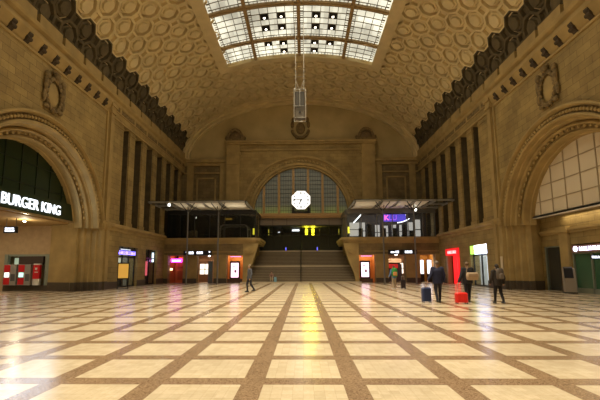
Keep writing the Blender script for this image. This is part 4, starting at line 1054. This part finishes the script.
t = thing('cream_cabinet', 'pale cream cabinet inside the left glass enclosure behind the outer post', 'cabinet', (-12.4, 42, 4.7)); MB().bbox(-.55, .55, -.3, .3, 0, 1.15, .03).build('body', mat('cabinet_cream', (.45, .40, .27), .6), t); f = MB(); f.box(-.01, .01, -.32, -.3, .1, 1.05); f.build('door_gap', DARKM, t); MB().box(.1, .4, -.1, .1, 1.15, 1.5).build('monitor', BLACK, t)
for i, (x, lb) in enumerate(((-14.0, 'nearest the left wall'), (-11.0, 'between cream cabinet and white booth'), (-9.7, 'touching the white booth side'))):
    t = thing('dark_table', 'dark table set inside the left glass enclosure, %s' % lb, 'table', (x, 42.3, 4.7), 0, 'dark tables on the left terrace')
    MB().bbox(-.4, .4, -.3, .3, .7, .76, .01).build('tabletop', mat('table_brown', (.06, .04, .03), .4), t); MB().tube((0, 0, 0), (0, 0, .7), .04).build('leg', DARKM, t)
for x, y, z, lb in ((-5.55, 43.4, 5.5, 'left'), (5.6, 43.4, 5.6, 'right')):
    t = thing('yellow_wall_light', 'short yellow upright light seen through the side glass of the %s enclosure' % lb, 'lamp', (x, y, z), 0, 'yellow lights at the enclosure sides'); MB().bbox(-.1, .1, -.05, .05, 0, .75, .02).build('tube', emis('yellow_mid', (.95, .85, .05), 2.2 if lb == 'left' else .9), t); MB().box(-.03, .03, -.03, .03, z * 0 - (z - 4.7), 0).build('post', DARKM, t)
# right enclosure contents
t = thing('lettered_sign', 'violet-blue sign with a pink K inside the right glass enclosure', 'sign', (10.4, 41.2, 7.05))
MB().bbox(-1.15, 1.3, -.06, .06, -.38, .42, .02).build('panel', emis('sign_indigo', (.12, .09, .85), 1.0), t)
text('letter_k', 'K', .8, emis('sign_pink', (1, .15, .55), 2.4), t, (-.85, -.08, .02), (PI / 2, 0, 0), .01, .02)
text('letters', 'LU', .8, emis('sign_purple', (.40, .12, .95), 1.4), t, (-.15, -.08, .02), (PI / 2, 0, 0), .01, .02)
MB().box(-1.0, 1.1, -.02, .02, .42, .9).build('hanger', DARKM, t)
t = thing('light_garland', 'curving string of white lights right of the violet-blue sign', 'lights', (10.9, 41.0, 6.55))
gp = [(-.2, 0, -.05), (.1, 0, 0), (.45, 0, .08), (.8, 0, .22), (1.15, 0, .42)]
MB().path(gp, .05, 6).build('cable', emis('garland', (.9, .95, 1), 3.5), t)
MB().tube((1.15, 0, .42), (1.15, 0, 1.1), .02, n=6).build('hanger', DARKM, t)
t = thing('glow_tube', 'slanting white reflection modelled as a glowing tube at the inner end of the right glass enclosure', 'lamp', (6.4, 41.6, 6.6)); MB().path([(-.45, 0, 0), (.45, 0, .95)], .06, 8).build('tube', emis('reflection_white', (.9, .97, 1), 4), t); MB().tube((.4, 0, .9), (.4, 0, 1.4), .02, n=6).build('hanger', DARKM, t)  # a reflection streak, modelled as a glowing tube
RWIN = emis('lit_cream_panel', (.88, .86, .76), .62)
wx = [(6.35, 1.0, 5.3, 6.9), (7.35, .35, 5.0, 6.9), (9.05, .4, 4.9, 6.6), (10.0, .45, 4.9, 6.5), (11.0, .35, 4.9, 6.6), (11.95, .5, 5.1, 6.6), (12.9, .5, 4.95, 6.9), (13.75, .55, 4.95, 7.2)]
names = ['wide one beside the slanting tube', 'slim bright one next to the wide one', 'slim one under the K', 'one under the sign middle', 'slim one under the sign end', 'one under the light garland', 'one near the outer wall', 'outermost tall one']
for (x, wd, z0, z1), lb in zip(wx, names):
    t = thing('lit_panel', 'pale lit panel in right glass enclosure, %s' % lb, 'panel', (x, 43.9, z0), 0, 'pale lit panels on the right terrace')
    MB().bbox(-wd / 2 - .1, wd / 2 + .1, -.05, .05, 0, z1 - z0, .01).build('face', RWIN, t)
    f = MB(); f.box(-wd / 2 - .12, wd / 2 + .12, -.07, -.04, (z1 - z0) * .45, (z1 - z0) * .5); f.box(-wd / 2 - .13, -wd / 2 - .08, -.07, .05, 0, z1 - z0); f.box(wd / 2 + .08, wd / 2 + .13, -.07, .05, 0, z1 - z0); f.build('frame', DARKM, t)
for x, hh, lb in ((6.75, 1.3, 'by the inner corner'), (7.75, 1.75, 'next to the slim bright panel'), (9.35, 1.3, 'under the K'), (10.55, 1.3, 'under the sign end'), (11.6, 1.7, 'behind the outer post'), (12.4, 1.0, 'near the outer wall')):
    t = thing('high_back_chair', 'tall black high-backed chair in the right glass enclosure, %s' % lb, 'chair', (x, 41.7, 4.7), 0, 'black chairs on the right terrace')
    MB().bbox(-.24, .24, -.02, .06, .1, hh, .05).build('backrest', BLACK, t); MB().bbox(-.24, .24, 0, .5, .42, .5, .03).build('seat', BLACK, t); MB().tube((0, .25, 0), (0, .25, .42), .05).build('pedestal', DARKM, t)
lamp('AREA', 'terrace_fill', (-9.5, 42.2, 7.9), 14, (.95, .95, .8), shape='RECTANGLE', size=7, size_y=2)  # unseen lamp, added so the booth shows in the dark enclosure
lamp('AREA', 'terrace_fill', (9.8, 42.6, 7.9), 50, (.95, .95, 1), shape='RECTANGLE', size=8, size_y=2)

# ------------------------------------------------------------------ hanging camera cage
t = thing('hanging_equipment_cage', 'white lattice equipment cage hanging on cables from the skylight', 'cage', (.08, 30, 14.0)); t.scale = (.97, 1, .87)
f = MB(); hw, hd = .5, .4
for z0, z1, r in ((1.15, 2.85, .035), (0, 1.15, .03)):
    for a in (-1, 1):
        for b in (-1, 1):
            f.tube((a * hw, b * hd, z0), (a * hw, b * hd, z1), r, n=6)
    for z in (z0, z1):
        for b in (-1, 1): f.tube((-hw, b * hd, z), (hw, b * hd, z), r, n=6); f.tube((b * hw, -hd, z), (b * hw, hd, z), r, n=6)
f.tube((0, -hd, 1.15), (0, -hd, 2.85), .03, n=6)
f.build('frame', SILVER, t)
MB().bbox(-.42, .42, -.3, .3, 1.3, 2.7, .03).build('upper_screen', mat('cage_dark', (.06, .05, .035), .5), t)
MB().bbox(-.42, .42, -.3, .3, .06, 1.08, .03).build('lower_box', mat('cage_mid', (.11, .09, .06), .5), t)
MB().tube((0, -.31, .6), (0, -.36, .6), .09, n=12).build('camera_lens', BLACK, t)
f = MB()
for a in (-1, 1): f.tube((a * .36, 0, 2.85), (a * .36, 0, 11.1), .022, n=6)
f.tube((-.36, 0, 4.4), (.36, 0, 4.4), .015, n=6); f.tube((-.36, 0, 6.8), (.36, 0, 6.8), .015, n=6)
f.tube((-.36, 0, 4.0), (0, 0, 2.85), .015, n=6); f.tube((.36, 0, 4.0), (0, 0, 2.85), .015, n=6)
f.build('cable', SILVER, t)

# rear closure behind the camera
f = MB(); f.box(-15.5, 15.5, YN - .3, YN, 0, 24); o = struct(f.build('wall_rear', STONE))

# ------------------------------------------------------------------ people
SKIN = mat('skin', (.45, .27, .18), .55); EYE = mat('eye', (.05, .04, .03), .2)
def remesh(mb, name, m, parent, vox=.010, smooth=3):
    o = mb.build(name, m, None)
    md = o.modifiers.new('r', 'REMESH'); md.mode = 'VOXEL'; md.voxel_size = vox
    ms = o.modifiers.new('s', 'SMOOTH'); ms.iterations = smooth; ms.factor = .5
    me = bpy.data.meshes.new_from_object(o.evaluated_get(bpy.context.evaluated_depsgraph_get()))
    me.name = name; old = o.data; o.modifiers.clear(); o.data = me; bpy.data.meshes.remove(old)
    me.polygons.foreach_set('use_smooth', [True] * len(me.polygons)); o.parent = parent; return o
def tors(mb, secs, n=20):
    mb.loft([[(cx + rx * math.cos(2 * PI * i / n), cyy + ry * math.sin(2 * PI * i / n), z) for i in range(n)] for z, rx, ry, cx, cyy in secs])

def person(loc, rz, H, label, J, topc, legc, hairc, shoec=(.02, .02, .02), top='jacket', bulk=1.0, hairlong=False, sleeve=True, cap=None):
    """faces local -Y. J: joints in metres for a 1.80 m figure"""
    t = thing('person', label, 'person', loc, rz); k = H / 1.8; t.scale = (k, k, k)
    d = dict(pel=(0, 0, .95), ch=(0, .0, 1.38), nk=(0, -.01, 1.52), hd=(0, -.02, 1.66),
             sl=(-.19, 0, 1.45), sr=(.19, 0, 1.45), el=(-.26, .03, 1.15), er=(.26, .03, 1.15), wl=(-.27, -.06, .90), wr=(.27, -.06, .90),
             hl=(-.09, 0, .92), hr=(.09, 0, .92), kl=(-.10, -.02, .50), kr=(.10, -.02, .50), al=(-.10, .03, .09), ar=(.10, .03, .09))
    d.update(J); V = {a: Vector(b) for a, b in d.items()}
    b = MB()
    hd = V['hd']; fw = V['hd'] - V['nk']; 
    pc, cc = V['pel'], V['ch']
    up_ = (cc - pc).normalized()
    def lerp(a, c, s): return a + (c - a) * s
    secs = []
    for s, rx, ry in ((-.12, .13, .10), (0, .155, .11), (.3, .135, .095), (.65, .155, .11), (.95, .175, .11), (1.12, .13, .085), (1.25, .06, .06)):
        p = lerp(pc, cc, s); secs.append((p.z, rx, ry, p.x, p.y))
    tors(b, secs)
    b.capsule(V['ch'], V['nk'], .06, .055); b.capsule(V['nk'], hd, .052, .05)
    b.ball((hd.x, hd.y, hd.z + .02), .075, .095, .105, 16, 12); b.ball((hd.x, hd.y - .03, hd.z - .05), .055, .06, .06, 12, 8)
    b.capsule((hd.x, hd.y - .09, hd.z + .015), (hd.x, hd.y - .108, hd.z - .02), .010, .015, 8)
    for s in (-1, 1): b.ball((hd.x + s * .078, hd.y + .005, hd.z), .012, .022, .032, 8, 6)
    b.capsule((hd.x - .022, hd.y - .083, hd.z - .055), (hd.x + .022, hd.y - .083, hd.z - .055), .008, .008, 6)
    for s, sh, e, wr_ in ((-1, 'sl', 'el', 'wl'), (1, 'sr', 'er', 'wr')):
        b.capsule(V['ch'], V[sh], .07, .055); b.capsule(V[sh], V[e], .052, .040); b.capsule(V[e], V[wr_], .040, .027)
        dr = (V[wr_] - V[e]).normalized(); pw = V[wr_] + dr * .05; side_ = Vector((0, 1, 0)) if abs(dr.y) < .8 else Vector((1, 0, 0))
        side_ = (side_ - dr * side_.dot(dr)).normalized(); cu = dr.cross(side_) * (-s)
        b.capsule(V[wr_] + side_ * .012, pw + side_ * .02, .022, .018, 8); b.capsule(V[wr_] - side_ * .012, pw - side_ * .02, .022, .018, 8)
        for q, ln in ((-.032, .062), (-.011, .075), (.011, .080), (.032, .070)):
            a0 = pw + side_ * q + dr * .02; a1 = a0 + dr * ln * .5 + cu * .008; a2 = a1 + dr * ln * .4 + cu * .025; b.capsule(a0, a1, .0095, .009, 6); b.capsule(a1, a2, .009, .0075, 6)
        a0 = V[wr_] + dr * .02 - side_ * .025; b.capsule(a0, a0 + dr * .045 - side_ * .025 + cu * .02, .012, .010, 6)
    for h_, kk, an in (('hl', 'kl', 'al'), ('hr', 'kr', 'ar')):
        b.capsule(V[h_], V[kk], .082, .055); b.capsule(V[kk], V[an], .052, .036)
        b.capsule(V[an], V[an] + Vector((0, -.12, -.05)), .035, .03, 8)
    remesh(b, 'body', SKIN, t, .011, 2)
    # garment
    g = MB(); q = 1.12 * bulk; secs = []
    for s, rx, ry in ((-.32, .16, .125), (-.1, .165, .125), (.15, .165, .125), (.45, .165, .125), (.75, .19, .13), (1.0, .195, .125), (1.14, .15, .10), (1.22, .08, .075)):
        p = lerp(pc, cc, s); secs.append((p.z, rx * q / 1.12 * 1.08, ry * q / 1.12 * 1.1, p.x, p.y))
    tors(g, secs)
    if sleeve:
        for sh, e, wr_ in (('sl', 'el', 'wl'), ('sr', 'er', 'wr')):
            g.capsule(V['ch'], V[sh], .085 * q, .075 * q); g.capsule(V[sh], V[e], .070 * q, .056 * q); g.capsule(V[e], V[wr_], .055 * q, .043 * q)
    remesh(g, top, mat('cloth_%s_%d' % (top, int(sum(topc) * 1000)), topc, .85, noise=.15, scale=12), t, .014, 3)
    g = MB(); p = lerp(pc, cc, .05); 
    tors(g, [(pc.z - .12, .155, .115, pc.x, pc.y), (pc.z, .168, .122, pc.x, pc.y), (pc.z + .1, .155, .112, pc.x, pc.y)])
    for h_, kk, an in (('hl', 'kl', 'al'), ('hr', 'kr', 'ar')):
        g.capsule(V[h_], V[kk], .098, .072); g.capsule(V[kk], V[an] + (V[kk] - V[an]) * .03, .070, .052)
    remesh(g, 'trousers', mat('cloth_trousers_%d' % int(sum(legc) * 1000), legc, .85), t, .014, 3)
    for an in ('al', 'ar'):
        g = MB(); a = V[an]; zf = a.z - .09
        g.loft([[(a.x + .045 * math.cos(u) * sc, a.y - .05 + .145 * math.sin(u) * sc, zf + z) for u in [2 * PI * i / 16 for i in range(16)]] for z, sc in ((0, 1), (.03, 1.03), (.07, .8), (.10, .45))])
        g.build('shoe', mat('shoe_%d' % int(sum(shoec) * 1000), shoec, .5), t, smooth=True)
    g = MB(); g.ball((hd.x, hd.y + .018, hd.z + .045), .088, .10, .098, 16, 12)
    if hairlong: g.ball((hd.x, hd.y + .07, hd.z - .06), .08, .05, .13, 12, 8)
    g.build('hair' if cap is None else 'cap', mat('hair_%d' % int(sum(hairc) * 1000), hairc, .7, noise=.3, scale=60), t, smooth=True)
    for s in (-1, 1):
        g = MB().ball((hd.x + s * .03, hd.y - .083, hd.z + .018), .009, .009, .007, 8, 6); g.build('eye', EYE, t, smooth=True)
    return t
def trolley(loc, rz, label, m, w_=.42, h_=.6, d_=.24, handle=.4):
    t = thing('suitcase', label, 'suitcase', loc, rz)
    shl = MB().bbox(-w_ / 2, w_ / 2, -d_ / 2, d_ / 2, .06, .06 + h_, .05).build('shell', m, t)
    f = MB()
    for s in (-.3, -.1, .1, .3): f.box(s * w_ - .015, s * w_ + .015, -d_ / 2 - .012, -d_ / 2 + .002, .14, h_ - .04)
    f.build('ridges', m, shl)
    f = MB()
    for a in (-1, 1): f.tube((a * .1, d_ / 2 - .03, .06 + h_ - .02), (a * .1, d_ / 2 - .03, .06 + h_ + handle), .01, n=6)
    f.tube((-.1, d_ / 2 - .03, .06 + h_ + handle), (.1, d_ / 2 - .03, .06 + h_ + handle), .016, n=8); f.build('pull_handle', SILVER, t)
    for a in (-1, 1):
        for b in (-1, 1): MB().tube((a * w_ * .4 - .015, b * d_ * .35, .03), (a * w_ * .4 + .015, b * d_ * .35, .03), .03, n=10).build('wheel', BLACK, t)
    return t
WALK = dict(kl=(-.10, -.10, .51), al=(-.10, -.16, .10), kr=(.10, .03, .50), ar=(.10, .24, .14), el=(-.27, .08, 1.16), wl=(-.28, .02, .92), er=(.27, -.02, 1.16), wr=(.27, -.14, .94))
NAVY = (.012, .015, .05)
# all walk away from the viewer: face +Y  (rz = PI)
J1 = dict(WALK); J1.update(el=(-.27, .02, 1.16), wl=(-.27, -.05, .92), er=(.30, .10, 1.16), wr=(.42, .14, .98))
person((6.35, 17.1, 0), PI - .1, 1.86, 'man in navy jacket and dark trousers walking away beside a navy suitcase', J1, NAVY, (.018, .018, .03), (.16, .13, .11), bulk=1.22)
trolley((5.78, 17.0, 0), .1, 'navy-blue suitcase standing left of the man in navy', mat('case_navy', (.02, .035, .11), .45), .40, .62, .25, .22)
J2 = dict(WALK); J2.update(er=(.30, .06, 1.16), wr=(.42, .06, .92), el=(-.30, -.04, 1.15), wl=(-.16, -.22, 1.08))
person((7.78, 17.3, 0), PI, 1.82, 'person in black coat with beige shoulder bag behind the red suitcase', J2, (.016, .016, .022), (.014, .014, .02), (.16, .10, .06), bulk=1.25)
t = thing('shoulder_bag', 'beige shoulder bag hanging on the back of the person in black', 'bag', (7.9, 17.08, 1.16))
f = MB(); f.loft([[(.27 * a * math.copysign(abs(math.cos(u)) ** .6, math.cos(u)), -.02 + .10 * a * math.copysign(abs(math.sin(u)) ** .6, math.sin(u)), z) for u in [2 * PI * i / 24 for i in range(24)]] for z, a in ((-.17, .78), (-.14, .95), (0, 1.03), (.12, .96), (.17, .8))]); f.build('bag_body', mat('bag_beige', (.52, .38, .25), .7), t, smooth=True)
f = MB(); f.bbox(-.2, .2, -.135, -.10, -.02, .12, .012); f.build('flap', mat('bag_beige_dark', (.40, .28, .18), .7), t)
f = MB(); f.path([(-.25, 0, .12), (-.22, .0, .35), (-.12, .08, .43), (-.06, .3, .40)], .018, 6); f.build('strap', mat('bag_strap', (.3, .22, .15), .7), t)
trolley((7.12, 16.5, 0), 0, 'bright red suitcase with raised silver handle between the men in navy and black', mat('case_red', (.85, .02, .015), .4), .50, .42, .28, .38)
J3 = dict(WALK); J3.update(kl=(-.10, .04, .50), al=(-.11, .2, .12), kr=(.10, -.08, .51), ar=(.10, -.12, .10))
person((8.72, 16.5, 0), PI + .1, 1.70, 'person in dark clothes carrying a grey-brown backpack, rightmost of the walkers', J3, (.028, .022, .02), (.012, .011, .014), (.03, .022, .018), bulk=1.15, hairlong=True)
def backpack(loc, rz, label, m, m2, s=1):
    t = thing('backpack', label, 'backpack', loc, rz)
    f = MB(); f.loft([[(.15 * s * a * math.copysign(abs(math.cos(u)) ** .6, math.cos(u)), -.02 + .10 * s * b * math.copysign(abs(math.sin(u)) ** .6, math.sin(u)), z * s) for u in [2 * PI * i / 20 for i in range(20)]] for z, a, b in ((-.22, .8, .7), (-.18, 1, 1), (.08, 1, 1), (.2, .85, .8), (.25, .5, .5))]); f.build('main_pouch', m, t, smooth=True)
    f = MB(); f.bbox(-.10 * s, .10 * s, -.17 * s, -.08 * s, -.17 * s, .03 * s, .03 * s); f.build('front_pocket', m2, t)
    f = MB()
    for a in (-1, 1): f.path([(a * .09 * s, .07, .18 * s), (a * .12 * s, .12, .24 * s), (a * .13 * s, .2, .2 * s)], .018, 6)
    f.build('strap', m2, t); return t
backpack((8.72, 16.28, 1.27), .1, 'grey-brown backpack worn by the rightmost walker', mat('pack_taupe', (.10, .08, .065), .7), mat('pack_taupe_light', (.17, .14, .12), .7), 1.0)
J4 = dict(el=(-.26, -.02, 1.15), wl=(-.22, -.16, 1.0), er=(.28, .06, 1.16), wr=(.40, .06, .95), kl=(-.1, -.06, .5), al=(-.1, -.06, .1), kr=(.1, .02, .5), ar=(.1, .1, .1))
person((7.0, 28.0, 0), PI, 1.72, 'person in light trousers with green backpack standing before the right passage', J4, (.12, .22, .42), (.48, .38, .27), (.12, .08, .05), (.3, .3, .3))
backpack((7.0, 27.76, 1.22), 0, 'green backpack with orange pocket on the person in light trousers', mat('pack_green', (.03, .28, .06), .7), mat('pack_orange', (.65, .30, .10), .7), 1.35)
trolley((7.72, 28.2, 0), 0, 'dark suitcase standing right of the person with the green backpack', mat('case_dark', (.03, .015, .02), .5), .34, .62, .24, .25)
J5 = dict(kl=(-.1, -.14, .51), al=(-.1, -.1, .09), kr=(.1, .06, .5), ar=(.1, .3, .16))
person((-3.3, 24.9, 0), -PI / 2 + .5, 1.82, 'person in dark trousers and blue-grey top crossing left of the stairs', J5, (.09, .10, .13), (.02, .022, .035), (.25, .19, .12))
# seated figure on the bottom steps
J6 = dict(pel=(0, .05, .14), ch=(0, -.06, .56), nk=(0, -.09, .70), hd=(0, -.13, .83), sl=(-.17, -.06, .62), sr=(.17, -.06, .62), el=(-.2, -.2, .38), er=(.2, -.2, .38), wl=(-.1, -.38, .36), wr=(.12, -.38, .36),
          hl=(-.09, .03, .12), hr=(.09, .03, .12), kl=(-.11, -.38, .30), kr=(.11, -.38, .30), al=(-.11, -.42, -.12), ar=(.11, -.42, -.12))
person((-3.15, 40.32, .34), 0, 1.6, 'child in pinkish top and beige trousers seated on the lowest stair steps', J6, (.30, .17, .13), (.52, .42, .28), (.16, .06, .04), (.3, .3, .3), sleeve=True)
t = thing('light_blue_bag', 'light blue bag on the step beside the seated child', 'bag', (-2.72, 39.88, .12))
MB().bbox(-.14, .14, -.14, .14, 0, .5, .05).build('bag_body', mat('bag_blue', (.22, .42, .52), .7), t); MB().path([(-.08, 0, .48), (-.05, 0, .62), (.05, 0, .62), (.08, 0, .48)], .012, 6).build('handle', mat('bag_blue_dark', (.1, .2, .3), .7), t)
